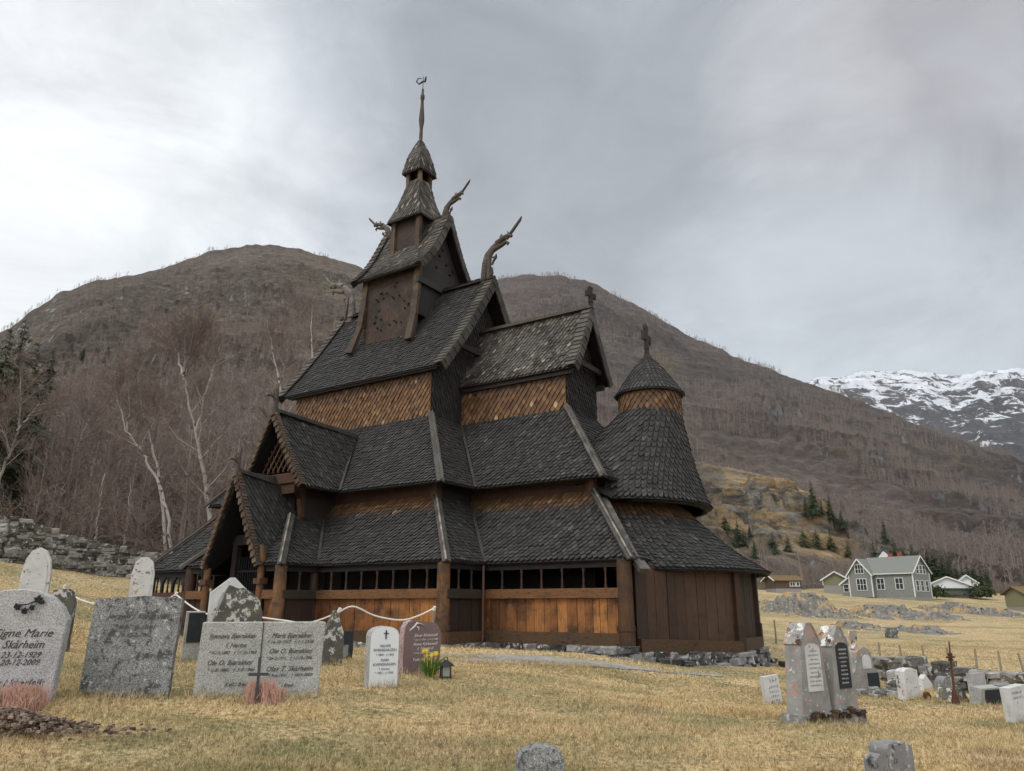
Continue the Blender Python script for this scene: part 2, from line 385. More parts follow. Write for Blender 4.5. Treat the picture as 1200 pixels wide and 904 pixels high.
# finials on the porch gables
def finial(u,v,z,h,s=1.,name='finial',parent=church):
    mb=MB(); r=.07*s
    mb.beam((u,v,z),(u,v,z+h*.55),.15*s,.13*s,up=(0,1,0),a=.4,w1=.09*s,h1=.09*s)
    mb.tube([(u,v,z+h*.5),(u-.02,v-.12,z+h*.62),(u-.02,v-.3*s,z+h*.60),(u,v-.42*s,z+h*.52)],[.06*s,.055*s,.05*s,.02*s],6,a=.5)
    mb.tube([(u,v,z+h*.5),(u,v,z+h*.8),(u,v+.03,z+h)],[.06*s,.05*s,.03*s],6,a=.5)
    mb.tube([(u,v-.1,z+h*.62),(u+.02,v-.16,z+h*.75),(u,v-.05,z+h*.82)],[.03,.03,.02],5,a=.5)
    return part(mb,name,[M['carved']],parent)
finial(PU,-2.25,6.75,1.15,1.1,parent=dorm); finial(PU,-3.42,4.6,.95,.9,parent=porch)
# ---- hip and valley boards
def hip(p0,p1,name='hip_board',parent=lower_nave,w=.125,mat='board',up=None,s=1,edge=None,a=.5):
    mb=MB(); p0,p1=V(p0),V(p1); d=(p1-p0).normalized(); 
    side=V((0,0,1)).cross(d).normalized(); n=d.cross(side).normalized()
    if n.z<0: n=-n
    # two boards meeting at the arris, each lying on its roof
    for k,q in ((1,.45),(-1,.45)):
        x=(side*k-n*q).normalized(); 
        a0=p0+n*.10; a1=p1+n*.10
        f=[a0,a1,a1+x*w,a0+x*w]; g=[v-n*.05 for v in f]
        mb.mesh(f+g,[(0,1,2,3),(7,6,5,4),(0,4,5,1),(1,5,6,2),(2,6,7,3),(3,7,4,0)],a if k==s else min(1,a*.6),0,1 if k==s else 1)
    mb.beam(p0+n*.115+side*s*.03,p1+n*.115+side*s*.03,.045,.03,up=n,a=.7)
    return part(mb,name,[M[mat],M['board']],parent)
hip((SU1+.18,SV0-.18,z1(0)-.05),(SU1-1.8,SV0+1.8,4.10),mat='paleboard',s=1)
hip((.18,-.18,z1(0)-.05),(-1.78,1.78,4.10),parent=lower_chancel,mat='paleboard',s=1)
hip((BU1+.18,BV-.18,z1(0)-.05),(BU1-1.3,BV+1.3,3.60),parent=bay_roof,mat='paleboard',s=1)
hip((BU0-.18,BV-.18,z1(0)-.05),(BU0+1.3,BV+1.3,3.60),parent=bay_roof,mat='paleboard',s=-1)
hip((SU0-.14,SV0-.18,z1(0)-.02),(SU0+1.0,SV0+1.8,4.06),parent=lower_nave,mat='board',s=1)
hip((SU1-1.13,SV0+1.13,z2(0)-.05),(SU1-3.58,SV0+3.58,7.32),parent=mid_nave,mat='board',s=-1,a=.8)
hip((-1.13,1.13,z2(0)-.05),(-3.58,3.58,7.32),parent=mid_chancel,mat='board',s=1,a=.8)
hip((-16.56,SV0+1.13,z2(0)-.04),(-14.95,SV0+3.58,7.28),parent=mid_nave,mat='board',s=1,a=.4)
def valley(p0,p1,parent,w=.14):
    mb=MB(); p0,p1=V(p0),V(p1); mb.beam(p0,p1,w*.6,.03,a=.15); return part(mb,'valley_board',[M['board']],parent)
valley((SU1+.14,CV0-.14,z1(0)+.03),(SU1-1.8,CV0+1.8,4.08),lower_nave); valley((SU1-1.15,CV0+1.15,z2(0)+.05),(SU1-3.6,CV0+3.6,7.3),mid_nave)
valley((BU1+.14,SV0-.14,z1(0)+.03),(BU1-1.3,SV0+1.3,3.62),bay_roof); valley((-9.66,-.60,4.50),(-11.1,1.4,6.78),mid_nave)
# ---- walls
def plank_wall(p0,p1,zb,zt,nrm,w=.3,mat='plank',parent=church,name='plank_wall',th=.05,tmin=0.,tmax=1.,zb1=None,zt1=None,wear=0.):
    "vertical planks from p0 to p1 (u,v), outward normal nrm"
    p0,p1=V((*p0,0)),V((*p1,0)); n=V((*nrm,0)).normalized(); L=(p1-p0).length; d=(p1-p0)/L; mb=MB(); x=0
    zb1=zb if zb1 is None else zb1; zt1=zt if zt1 is None else zt1
    while x<L-.02:
        ww=min(w*random.uniform(.72,1.25),L-x); g=.012; dep=random.uniform(0,.022); k=(x/L)
        b=zb+(zb1-zb)*k; t=zt+(zt1-zt)*k
        a=p0+d*(x+g/2)+n*dep; c=p0+d*(x+ww-g/2)+n*dep; le=random.uniform(-.02,.02)
        f=[a+V((0,0,b)),c+V((0,0,b)),c+n*le*.3+V((0,0,t)),a+V((0,0,t))]; q=[v-n*th for v in f]
        mb.mesh(f+q,[(0,1,2,3),(7,6,5,4),(0,4,5,1),(1,5,6,2),(2,6,7,3),(3,7,4,0)],tmin+(tmax-tmin)*min(1,max(0,.12+.72*k+random.gauss(0,.15)))); x+=ww
    a,c=p0-n*th*1.0,p1-n*th*1.0
    mb.poly([a+V((0,0,zb)),c+V((0,0,zb1)),c+V((0,0,zt1)),a+V((0,0,zt))],.1,0,1)
    return part(mb,name,[M[mat],M['inner']],parent)
def gallery(p0,p1,nrm,parent,mat='plank',tmin=.1,tmax=1.,balu=True,railmat='rail',spacing=.5,zb=0.,zb1=0.,w=.3):
    "one open gallery side: sill, plank parapet, rail, turned balusters, eave beam"
    P0,P1=V((*p0,0)),V((*p1,0)); n=V((*nrm,0)).normalized(); L=(P1-P0).length; d=(P1-P0)/L
    g=plank_wall(p0,p1,.24+zb,1.14,nrm,w=w,mat=mat,parent=parent,name='gallery_wall',tmin=tmin,tmax=tmax,zb1=.24+zb1)
    mb=MB(); mb.beam(P0+n*.07+V((0,0,.13+zb)),P1+n*.07+V((0,0,.13+zb1)),.16,.30,a=.5); part(mb,'sill',[M['sill']],g)
    mb=MB(); mb.beam(P0+n*.045+V((0,0,1.24)),P1+n*.045+V((0,0,1.24)),.16,.24,a=.5); part(mb,'rail',[M[railmat]],g)
    mb=MB(); mb.beam(P0-n*.02+V((0,0,1.98)),P1-n*.02+V((0,0,1.98)),.14,.22,a=.2); part(mb,'eave_beam',[M['inner']],g)  # beam coloured near-black, the shade under the eave painted in
    if balu:
        k=max(1,int(L/spacing)); 
        for i in range(1,k):
            b=P0+d*(L*i/k); m=MB(); prof=[(1.35,.055),(1.42,.05),(1.5,.03),(1.56,.045),(1.62,.028),(1.75,.032),(1.8,.05),(1.88,.055)]
            m.tube([b+V((0,0,z)) for z,_ in prof],[r*.8 for _,r in prof],8,a=.2+.3*rnd()); part(m,'baluster',[M['plankdark']],g)
    return g
def post(u,v,r=.18,z0=-.05,z1_=2.05,lean=(0,0),parent=church,mat='post',name='corner_post',a=.5,foot=True):
    mb=MB(); K=9; pts=[];rs=[]
    for i in range(K):
        t=i/(K-1); pts.append(V((u+lean[0]*(1-t),v+lean[1]*(1-t),z0+(z1_-z0)*t))); rs.append(r*(1.0+.10*(1-t)))
    mb.tube(pts,rs,12,a=a)
    if foot: 
        mb.tube([pts[0]+V((0,0,.38)),pts[0]+V((0,0,.50))],[r*1.22,r*1.22],12,a=a*.7); mb.tube([pts[0],pts[0]+V((0,0,.36))],[r*1.13,r*1.13],12,a=a*.7)
    return part(mb,name,[M[mat]],parent)
gallery((SU1,CV0),(0,CV0),(0,-1),church,tmin=.15,w=.26,spacing=.56)
gallery((BU1,SV0),(SU1,SV0),(0,-1),church,tmin=.2,w=.3,spacing=.55)
gallery((SU1,SV0),(SU1,CV0),(1,0),church,mat='plankdark',railmat='tarwood',tmin=.0,tmax=.3,spacing=.45)
gallery((BU1,BV),(BU1,SV0),(1,0),church,mat='plankdark',railmat='tarwood',tmin=.1,tmax=.5,spacing=.5)
gallery((PU+1.35,BV),(BU1,BV),(0,-1),church,tmin=.4,spacing=.45)
gallery((BU0,BV),(PU-1.35,BV),(0,-1),church,tmin=.2,spacing=.45,mat='plankdark')
gallery((BU0,SV0),(BU0,BV),(-1,0),church,mat='plankdark',spacing=.5)
gallery((SU0,SV0),(BU0,SV0),(0,-1),church,mat='plankdark',tmin=.5,railmat='redwood',spacing=.62)
gallery((SU0,SV1),(SU0,SV0),(-1,0),church,mat='plankdark',spacing=.8)
plank_wall((SU1,SV1),(SU0,SV1),0,2.05,(0,1),mat='plankdark',name='gallery_wall'); plank_wall((0,CV1),(SU1,CV1),0,2.05,(0,1),mat='plankdark',name='gallery_wall')
plank_wall((SU1,CV1),(SU1,SV1),0,2.05,(1,0),mat='plankdark',name='gallery_wall')
post(-.12,.02,.19,a=.35); post(SU1-.08,SV0+.04,.17,a=.7); post(BU1-.05,BV+.03,.17,lean=(.0,-.0),a=.9); post(BU0+.05,BV+.03,.16,a=.3,mat='redwood'); post(SU0+.12,SV0+.05,.17,a=.1,mat='tarwood')
post(BU1-.1,SV0-.02,.12,a=.3,mat='plankdark',foot=False)
# arches in the open west end of the gallery
mb=MB()
for k in range(5):
    u0=SU0+.3+k*.62
    pts=[(u0+.31+.27*math.cos(a),1.55+.33*math.sin(a)) for a in [PI*i/8 for i in range(9)]]
    for i in range(8):
        (a,b),(c,d)=pts[i],pts[i+1]; mb.mesh([V((a,SV0-.03,b)),V((c,SV0-.03,d)),V((c,SV0-.03,2.0)),V((a,SV0-.03,2.0)),V((a,SV0+.05,b)),V((c,SV0+.05,d)),V((c,SV0+.05,2.0)),V((a,SV0+.05,2.0))],[(0,1,2,3),(7,6,5,4),(0,4,5,1)],.3)
    mb.box((u0-.045,SV0-.035,1.34),(u0+.045,SV0+.055,2.0),.3)
part(mb,'arcade',[M['tarwood']])
# porch entrance: leaning posts, cap blocks, grille gate, dark portal
ent=None
mb=MB(); mb.box((PU-.75,BV+.35,.0),(PU-.55,BV+.55,2.9),.2); mb.box((PU+.55,BV+.35,.0),(PU+.75,BV+.55,2.9),.2); mb.box((PU-.75,BV+.33,2.7),(PU+.75,BV+.57,3.0),.2)
mb.box((PU-1.2,SV0+1.7,0),(PU+1.2,SV0+1.8,3.2),.1); mb.box((PU-.55,SV0+1.62,.1),(PU+.55,SV0+1.7,2.4),.05)
ent=part(mb,'porch_portal',[M['tarwood']])
g=MB()
for k in range(10): g.tube([(PU-.5+k*.112,BV+.45,.3),(PU-.5+k*.112,BV+.45,2.35)],.014,5)
for z in (.5,1.3,1.9): g.box((PU-.54,BV+.435,z),(PU+.54,BV+.465,z+.04))
part(g,'grille_gate',[M['iron']],ent)
for s in (1,-1):
    post(PU+s*1.22,BV-.1,.10,a=.7,mat='post' ,foot=False,z1_=2.6)
    mb=MB(); mb.box((PU+s*1.22-.14,BV-.24,1.52),(PU+s*1.22+.14,BV+.04,1.68),.7); part(mb,'post_collar',[M['redwood']])
# aisle walls between tier 1 and tier 2 (tarred red-brown beams) and inner walls seen through the gallery
def ring_wall(rect,z0,z1_,mat,name,open_e=True):
    u0,u1,v0,v1=rect; mb=MB(); t=.12
    for a,b in (((u0,v0),(u1,v0+t)),((u0,v1-t),(u1,v1)),((u0,v0+t),(u0+t,v1-t)),((u1-t,v0+t),(u1,v1-t))): mb.box((a[0],a[1],z0),(b[0],b[1],z1_),.4)
    return part(mb,name,[M[mat]])
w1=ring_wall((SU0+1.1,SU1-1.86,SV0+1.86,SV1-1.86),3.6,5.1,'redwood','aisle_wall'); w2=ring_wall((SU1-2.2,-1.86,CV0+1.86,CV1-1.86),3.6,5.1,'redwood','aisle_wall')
ring_wall((SU0+1.1,SU1-1.86,SV0+1.86,SV1-1.86),.0,3.6,'inner','inner_wall'); ring_wall((SU1-2.2,-1.86,CV0+1.86,CV1-1.86),.0,3.6,'inner','inner_wall')  # lower walls near-black, gallery shade painted into their colour
mb=MB(); mb.box((SU1-1.9,SV0+1.82,3.9),(SU1-1.8,CV0+1.8,5.1),.1); part(mb,'wall_boards',[M['tarwood']],w1)
mb=MB(); mb.box((-1.87,CV0+1.85,3.9),(-1.8,CV1-1.85,5.1),.1); part(mb,'wall_boards',[M['tarwood']],w2)
for u,v,w_ in ((SU1-1.86,SV0+1.84,w1),(-1.86,CV0+1.84,w2)):
    mb=MB(); mb.beam((u,v,3.95),(u,v,4.75),.26,.26,up=(0,1,0),a=.6); mb.beam((u+.02,v-.06,4.0),(u+.05,v-.1,4.6),.12,.12,up=(0,1,0),a=.9)
    part(mb,'wall_bracket',[M['redwood']],w_)
# gallery floor
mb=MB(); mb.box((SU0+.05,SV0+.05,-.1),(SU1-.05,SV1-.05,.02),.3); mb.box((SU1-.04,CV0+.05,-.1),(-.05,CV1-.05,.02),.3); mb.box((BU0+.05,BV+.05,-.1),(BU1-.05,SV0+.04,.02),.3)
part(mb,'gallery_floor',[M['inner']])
# ---- clerestories with pointed wall shingles
def shwall(p0,p1,z0,z1_,mb,wear,w=.15,ex=.17,flip=False,tmax=1.,apex=None):
    "p0->p1 seen from outside left to right"
    L=lambda t:V((p0[0],p0[1],z0+(z1_-z0)*t)); R=lambda t:V((p1[0],p1[1],z0+(z1_-z0)*t))
    if apex:
        m=((p0[0]+p1[0])/2,(p0[1]+p1[1])/2); zz0,zz1=z0,z1_
        L=lambda t:V((p0[0]+(m[0]-p0[0])*t,p0[1]+(m[1]-p0[1])*t,zz0+(zz1-zz0)*t)); R=lambda t:V((p1[0]+(m[0]-p1[0])*t,p1[1]+(m[1]-p1[1])*t,zz0+(zz1-zz0)*t))
    shingle(mb,Planar(L,R),w=w,ex=ex,shape=POINT,wear=wear,th=.034,tv=.17)
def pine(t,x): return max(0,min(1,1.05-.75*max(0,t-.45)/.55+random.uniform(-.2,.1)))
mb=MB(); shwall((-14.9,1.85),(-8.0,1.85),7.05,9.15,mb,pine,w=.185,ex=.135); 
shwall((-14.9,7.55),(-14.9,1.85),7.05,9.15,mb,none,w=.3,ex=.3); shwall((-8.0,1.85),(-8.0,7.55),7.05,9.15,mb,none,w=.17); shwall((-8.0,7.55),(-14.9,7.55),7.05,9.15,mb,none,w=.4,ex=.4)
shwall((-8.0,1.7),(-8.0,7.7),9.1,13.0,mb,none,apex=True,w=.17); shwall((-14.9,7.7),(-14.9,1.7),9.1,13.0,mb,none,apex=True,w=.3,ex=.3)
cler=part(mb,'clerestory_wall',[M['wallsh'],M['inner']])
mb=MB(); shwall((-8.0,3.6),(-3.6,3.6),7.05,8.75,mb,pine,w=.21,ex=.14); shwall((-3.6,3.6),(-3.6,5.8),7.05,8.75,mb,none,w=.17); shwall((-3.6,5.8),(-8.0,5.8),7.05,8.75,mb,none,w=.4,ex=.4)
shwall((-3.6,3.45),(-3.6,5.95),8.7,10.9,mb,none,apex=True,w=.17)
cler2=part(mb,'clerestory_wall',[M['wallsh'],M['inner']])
def holes(pts,parent,r=.055):
    for p,nn in pts:
        mb=MB(); p=V(p); nn=V(nn); mb.tube([p,p+nn*.075],[r,r],10,caps=True); part(mb,'peep_hole',[M['inner']],parent)
holes([((u,1.85,z),(0,-1,0)) for u,z in ((-13.9,8.25),(-12.2,8.45),(-10.65,8.6),(-9.05,8.75))],cler); holes([((-7.35,3.6,8.3),(0,-1,0)),((-4.15,3.6,8.35),(0,-1,0))],cler2)
mb=MB(); mb.box((-15.2,1.6,8.85),(-7.6,1.85,9.05),.2); mb.box((-15.2,7.55,8.85),(-7.6,7.8,9.05),.2); mb.box((-7.8,3.42,8.42),(-3.3,3.58,8.6),.2);mb.box((-7.8,5.82,8.42),(-3.3,5.98,8.6),.2)
part(mb,'wall_plate',[M['tarwood']],cler)
# ---- high roofs (ridge along u)
def ridge_roof(name,ua,ub,va,hw,z0,zr,w,ex,mat,wear=none,sag=.1,flare=0.):
    mb=MB(); q=lambda t:z0+(zr-z0)*t-sag*math.sin(PI*t)
    for s in (-1,1):
        Lf=lambda t,s=s:V((ua-flare*(t),va+s*hw*(1-t),q(t))); Rf=lambda t,s=s:V((ub+flare*t,va+s*hw*(1-t),q(t)))
        if s<0: shingle(mb,Planar(Lf,Rf),w=w,ex=ex,wear=wear,tv=.26 if mat is M['roof_old'] else .16)
        else: shingle(mb,Planar(Rf,Lf),w=w*2,ex=ex*2)
    return part(mb,name,[mat,M['inner']]),q
nroof,nq=ridge_roof('nave_roof',-15.65,-7.35,AX,3.15,8.92,13.3,.15,.17,M['roof'],sag=.16)
croof,cq=ridge_roof('chancel_roof',-7.95,-3.12,AX,1.38,8.58,11.08,.17,.17,M['roof_old'],sag=.10)
def e_barge(u,hw,q,name,parent,n=20,sgn=1,wid=.34,wear=.3,mat='roof_old'):
    "shingled barge along an east (sgn 1) or west (-1) gable"
    mb=MB()
    for s in (-1,1):
        for i in range(n):
            t0,t1=i/n,min(1.0,(i+1.25)/n)
            a=V((u,AX+s*hw*(1-t0),q(t0))); b=V((u,AX+s*hw*(1-t1),q(t1))); d=(b-a).normalized()
            nrm=V((1,0,0)).cross(d); nrm=nrm if nrm.z>0 else -nrm
            mb.beam(a+nrm*.13-V((sgn*.13,0,0)),b+nrm*.085-V((sgn*.13,0,0)),.34,.03,up=nrm,a=random.uniform(.25,.75),b=0)
            mb.beam(a-nrm*(.06)+V((sgn*(.05+.02*(i%2)),0,0)),b-nrm*(.06)+V((sgn*.04,0,0)),.05,wid,up=nrm,a=random.uniform(.1,.45),b=0)
    return part(mb,name,[M[mat]],parent)
e_barge(-7.35,3.17,nq,'barge_board',nroof,26); e_barge(-15.65,3.17,nq,'barge_board',nroof,20,-1); e_barge(-3.12,1.4,cq,'barge_board',croof,13,1,.30)
mb=MB(); mb.beam((-15.7,AX,13.42),(-7.3,AX,13.42),.14,.14,a=.3); mb.beam((-15.7,AX,13.36),(-7.3,AX,13.36),.36,.05,a=.3); part(mb,'ridge_board',[M['tarwood']],nroof)
mb=MB(); mb.beam((-8.0,AX,11.22),(-3.08,AX,11.22),.13,.14,a=.5);mb.beam((-8.0,AX,11.15),(-3.08,AX,11.15),.34,.05,a=.5); part(mb,'ridge_board',[M['carved']],croof)
mb=MB(); mb.beam((-7.62,2.3,10.1),(-7.62,7.1,10.1),.14,.2,a=.3); mb.beam((-3.32,3.7,9.0),(-3.32,5.7,9.0),.12,.18,a=.3); part(mb,'gable_tie_beam',[M['tarwood']],croof)
# ---- dragon heads
DR=[(-.42,0),(-.40,.35),(-.38,.95),(-.33,1.45),(-.14,1.75),(.40,1.98),(.62,2.15)]
def dragon(u,z,sgn,s,parent,v=AX,mat='carved'):
    mb=MB(); T=lambda x,y,o=0.: V((u+sgn*x*s,v+o*s,z+y*s))
    neck=[(-.10,-.15),(-.12,.35),(-.10,.9),(0.0,1.3),(.28,1.6),(.62,1.82)]
    mb.tube([T(*p) for p in neck],[.34*s,.30*s,.26*s,.22*s,.18*s,.15*s],8,a=.5,flat=.6)
    for i in range(6):   # crest scales down the back of the neck
        t=i/8*4.0; k=int(min(t,3.99)); f=t-k; x=neck[k][0]*(1-f)+neck[k+1][0]*f; y=neck[k][1]*(1-f)+neck[k+1][1]*f
        mb.tube([T(x-.14,y+.02),T(x-.24+.03*i*.3,y+.10+.01*i)],[.09*s,.03*s],5,a=.7)
    mb.tube([T(.45,1.78),T(.85,1.95),T(1.12,2.02),T(1.3,1.93)],[.15*s,.13*s,.12*s,.08*s],7,a=.5)          # upper jaw with curled snout
    mb.tube([T(1.05,2.02),T(1.12,2.14),T(1.05,2.24)],[.06*s,.05*s,.02*s],6,a=.5)
    mb.tube([T(.3,1.5),T(.75,1.62),T(1.0,1.72),T(1.12,1.62),T(1.05,1.53)],[.12*s,.10*s,.09*s,.07*s,.04*s],6,a=.4)   # lower jaw
    mb.tube([T(1.0,1.85),T(1.35,2.2),T(1.75,2.62),T(1.84,2.78)],[.08*s,.08*s,.07*s,.03*s],6,a=.4)               # tongue
    mb.tube([T(.7,1.95),T(.70,2.08),T(.76,2.18)],[.08*s,.07*s,.03*s],5,a=.7)                                  # ear
    for i in range(7): mb.tube([T(-.12+.0*i,.05+i*.16),T(.0,.05+i*.16+.02)],[.31*s*(1-.055*i),.28*s*(1-.055*i)],8,a=.3+.05*i,flat=.62)
    mb.tube([T(.1,.1),T(.22,.35),T(.20,.62)],[.06*s,.08*s,.05*s],6,a=.3); mb.tube([T(.20,.75),T(.30,.95),T(.42,1.1),T(.44,1.25)],[.05*s,.06*s,.08*s,.03*s],6,a=.3)
    mb.tube([T(.02,1.15),T(.42,1.12)],[.04*s,.04*s],5,a=.4)
    return part(mb,'dragon_head',[M[mat]],parent)
dragon(-7.62,13.35,1,.86,nroof); dragon(-15.35,13.3,-1,1.0,nroof,mat='paleboard')
def cross(u,v,z,h,parent,name='ridge_cross',ang=PI/2,mat='tarwood'):
    mb=MB(); D=V((math.cos(ang),math.sin(ang),0)); w=h*.34
    o=V((u,v,z)); t=.045
    mb.tube([o,o+V((0,0,h*.2))],[.12*h,.07*h],8,a=.4)
    def slab(c,hx,hz): 
        n=V((-D.y,D.x,0)); q=[c+D*i*hx+V((0,0,j*hz))+n*k*t for k in (-1,1) for i,j in ((-1,-1),(1,-1),(1,1),(-1,1))]
        mb.mesh(q,[(0,1,2,3),(7,6,5,4),(0,4,5,1),(1,5,6,2),(2,6,7,3),(3,7,4,0)],.5)
    slab(o+V((0,0,h*.55)),h*.10,h*.40); slab(o+V((0,0,h*.63)),w*.9,h*.08)
    for i in (-1,1): slab(o+D*i*w*.85+V((0,0,h*.63)),h*.06,h*.13)
    slab(o+V((0,0,h*.95)),h*.14,h*.05); slab(o+V((0,0,h*.30)),h*.13,h*.05)
    mb.tube([o+V((0,0,h*.98)),o+V((0,0,h*1.1))],[h*.05,h*.02],6,a=.5)
    return part(mb,name,[M[mat]],parent)
cross(-3.12,AX,11.15,.82,croof,ang=PI/2*.9)
# ---- apse: gallery, lower cone, upper cone, drum and cap
AC=(-2.9,4.7)
def apt(R,deg,z=0): a=R_(deg); return (AC[0]+R*math.cos(a),AC[1]+R*math.sin(a))
degs=[-52,-14,20,52]; mb=None
vs=[(0.02,.32)]+[apt(4.62,-15),apt(4.5,22),apt(4.5,55)]
sagz=lambda p:-.10-.10*max(0,min(1,(p[0])/1.7))
for a,b,last in ((vs[0],vs[1],0),(vs[1],vs[2],1),(vs[2],vs[3],1)):
    n=(V((b[1]-a[1],a[0]-b[0]))).normalized()
    g=plank_wall(a,b,-.05,1.95,n,w=.33,mat='plankdark',name='apse_wall',tmin=.25 if not last else .0,tmax=.95 if not last else .4,zb1=-.15)
    m=MB(); n3=V((n.x,n.y,0)); m.beam(V((*a,.03+sagz(a)*.6))+n3*.08,V((*b,.03+sagz(b)*1.0))+n3*.08,.17,.36,a=.5); part(m,'sill',[M['sill']],g)
    m=MB(); 
    pb=V((*b,0))+n3*.02; m.beam(pb+V((0,0,-.22)),pb+V((0,0,1.95)),.20,.20,up=(n3.x,n3.y,0),a=.5); m.beam(pb+V((0,0,-.25)),pb+V((0,0,.42)),.27,.27,up=(n3.x,n3.y,0),a=.3); part(m,'wall_post',[M['plankdark']],g)
cc=lambda t:(AC[0]+.0*t,AC[1])
mb=MB(); 
shingle(mb,Cone(lambda t:AC,lambda t:5.0-2.35*t,lambda t:1.85+1.95*t-.28*math.sin(PI*t)*.6,R_(-62),R_(80)),w=.185,ex=.175,wear=brown_top(.86),th=.03)
ap1=part(mb,'apse_lower_roof',roofm)
UC=lambda t:(AC[0]+1.75*max(t,0)**.9,AC[1]+.15*t)
mb=MB(); shingle(mb,Cone(UC,lambda t:3.45-2.5*max(t,0)**.85,lambda t:3.87+3.15*t-.15*math.sin(PI*t),lambda t:R_(-60-150*min(1,max(0,t-.08)/.45)),R_(130)),w=.18,ex=.175,th=.032); ap2=part(mb,'apse_upper_roof',roofm)
DC=(-1.15,4.85)
def gold(t,x): return .8+random.uniform(-.3,.2)
mb=MB(); shingle(mb,Cone(lambda t:DC,lambda t:.98,lambda t:6.8+.95*t,-PI,PI),w=.19,ex=.14,shape=POINT,wear=gold,th=.032,tv=.2); dr=part(mb,'apse_drum',[M['wallsh'],M['inner']])
mb=MB(); shingle(mb,Cone(lambda t:DC,lambda t:max(.05,1.14-1.08*max(t,0)**.9),lambda t:7.58+1.42*t+.12*math.sin(PI*t),-PI,PI),w=.14,ex=.14,th=.022); cap=part(mb,'apse_cap',roofm)
cross(DC[0],DC[1],8.95,1.15,cap,name='apse_cross',ang=PI/2*1.05)
mb=MB(); mb.beam((.30,.12,1.80),(-1.5,1.9,3.9),.16,.10,a=.8); mb.beam((.42,.05,1.76),(.20,.2,1.98),.3,.12,a=.7); part(mb,'valley_board',[M['board']],ap1)
mb=MB(); mb.tube([(*apt(3.28,d),3.9) for d in range(-50,101,10)],[.12]*16,6,a=.2); part(mb,'eave_beam',[M['tarwood']],ap2)
# ---- ridge turret
TU=-11.45
mb=MB(); h=1.40
for s,nm in ((-1,0),(1,0)):
    mb.box((TU-h,AX+s*h-.05,10.9),(TU+h,AX+s*h+.05,14.15),.55)
part(mb,'turret_wall',[wood_mat('turret_boards',(.015,.009,.006),(.042,.025,.016),(.085,.052,.032),grain=(3,3,3),stain=(.010,.008,.007),stain_at=.52)])
mb=MB()
for s in (-1,1):
    mb.box((TU+s*h-.05,AX-h+.06,12.0),(TU+s*h+.05,AX+h-.06,14.2),.3)
mb.box((TU+h+.06,AX-1.6,13.3),(TU+h+.2,AX+1.6,13.55),.5)
# gable boards of the turret, recessed, closed above the tie beam
for s in (-1,1):
    q=[V((TU+s*1.38,AX-1.55,14.1)),V((TU+s*1.38,AX+1.55,14.1)),V((TU+s*1.38,AX,16.5))]; mb.poly(q if s>0 else q[::-1],.5); mb.poly([v-V((s*.05,0,0)) for v in (q[::-1] if s>0 else q)],.5)
_tw=[o for o in church.children if o.name.startswith('turret_wall')][0]
random.seed(14)
holes([((TU-1.0+2.0*rnd(),AX-1.45,11.6+2.1*rnd()),(0,-1,0)) for _ in range(26)],_tw,.032)
tg=part(mb,'turret_gable_boards',[wood_mat('grey_gable_boards',(.012,.011,.010),(.028,.025,.023),(.045,.04,.037))])
holes([((TU+1.38,AX+a,14.3+b),(1,0,0)) for a,b in ((-.9,.15),(-.5,.6),(-.3,.15),(.35,.5),(.1,1.1),(-.1,.75),(.6,.15),(.8,.35))],tg,.06)
for x,y,lab in ((-h,-h,0),(h,-h,0),(h,h,0)):
    mb=MB(); c=V((TU+x,AX+y,0)); sx=-1 if x<0 else .15; sy=-1 if y<0 else 1
    zb=10.75 if y<0 else 11.3
    P=[c+V((0,sy*.04,14.1)),c+V((sx*.02,sy*.10,13.0)),c+V((sx*.10,sy*.20,11.9)),c+V((sx*.28,sy*.52,zb))]
    for i in range(3): mb.beam(P[i],P[i+1],.30-.02*i,.16,up=(0,1,0),a=.6-.1*i,w1=.26+.04*i)
    part(mb,'corner_board',[wood_mat('worn_pine_board',(.014,.010,.008),(.060,.038,.022),(.22,.14,.075),grain=(16,16,1.2),stain_at=.50)])
def tq(t): return 13.9+2.95*t-.30*math.sin(PI*t)
mb=MB()
for s in (-1,1):
    Lf=lambda t,s=s:V((TU-1.85-.05*t,AX+s*1.82*(1-t),tq(t))); Rf=lambda t,s=s:V((TU+1.80+.02*t,AX+s*1.82*(1-t),tq(t)))
    if s<0: shingle(mb,Planar(Lf,Rf),w=.15,ex=.20,tv=.26)
    else: shingle(mb,Planar(Rf,Lf),w=.3,ex=.3)
troof=part(mb,'turret_roof',[M['roof_old'],M['inner']])
e_barge(TU+1.82,1.84,tq,'barge_board',troof,16,1,.26); e_barge(TU-1.87,1.84,tq,'barge_board',troof,14,-1,.26)
dragon(TU+1.62,16.45,1,.66,troof); dragon(TU-1.75,16.4,-1,.66,troof)
def sq_body(h,z0,z1_,name,mat,postw,pm,open_=False):
    mb=MB()
    if not open_:
        for s in (-1,1): mb.box((TU-h+.04,AX+s*h*.9-.03,z0),(TU+h-.04,AX+s*h*.9+.03,z1_),.4); mb.box((TU+s*h*.9-.03,AX-h+.1,z0),(TU+s*h*.9+.03,AX+h-.1,z1_),.2)
    else: mb.box((TU-h*.35,AX-h*.35,z0),(TU+h*.35,AX+h*.35,z1_),.05)
    o=part(mb,name,[mat])
    for x in (-1,1):
        for y in (-1,1):
            m=MB(); m.beam((TU+x*h,AX+y*h,z0-.25),(TU+x*h,AX+y*h,z1_),postw,postw*.8,up=(0,1,0),a=random.uniform(.4,.9)); part(m,'corner_post',[pm],o)
    return o
wp=bpy.data.materials['worn_pine_board']
sq_body(.70,15.55,17.0,'turret_stage',bpy.data.materials['turret_boards'],.22,wp); sq_body(.34,18.7,19.5,'lantern_stage',M['tarwood'],.16,wp,True)
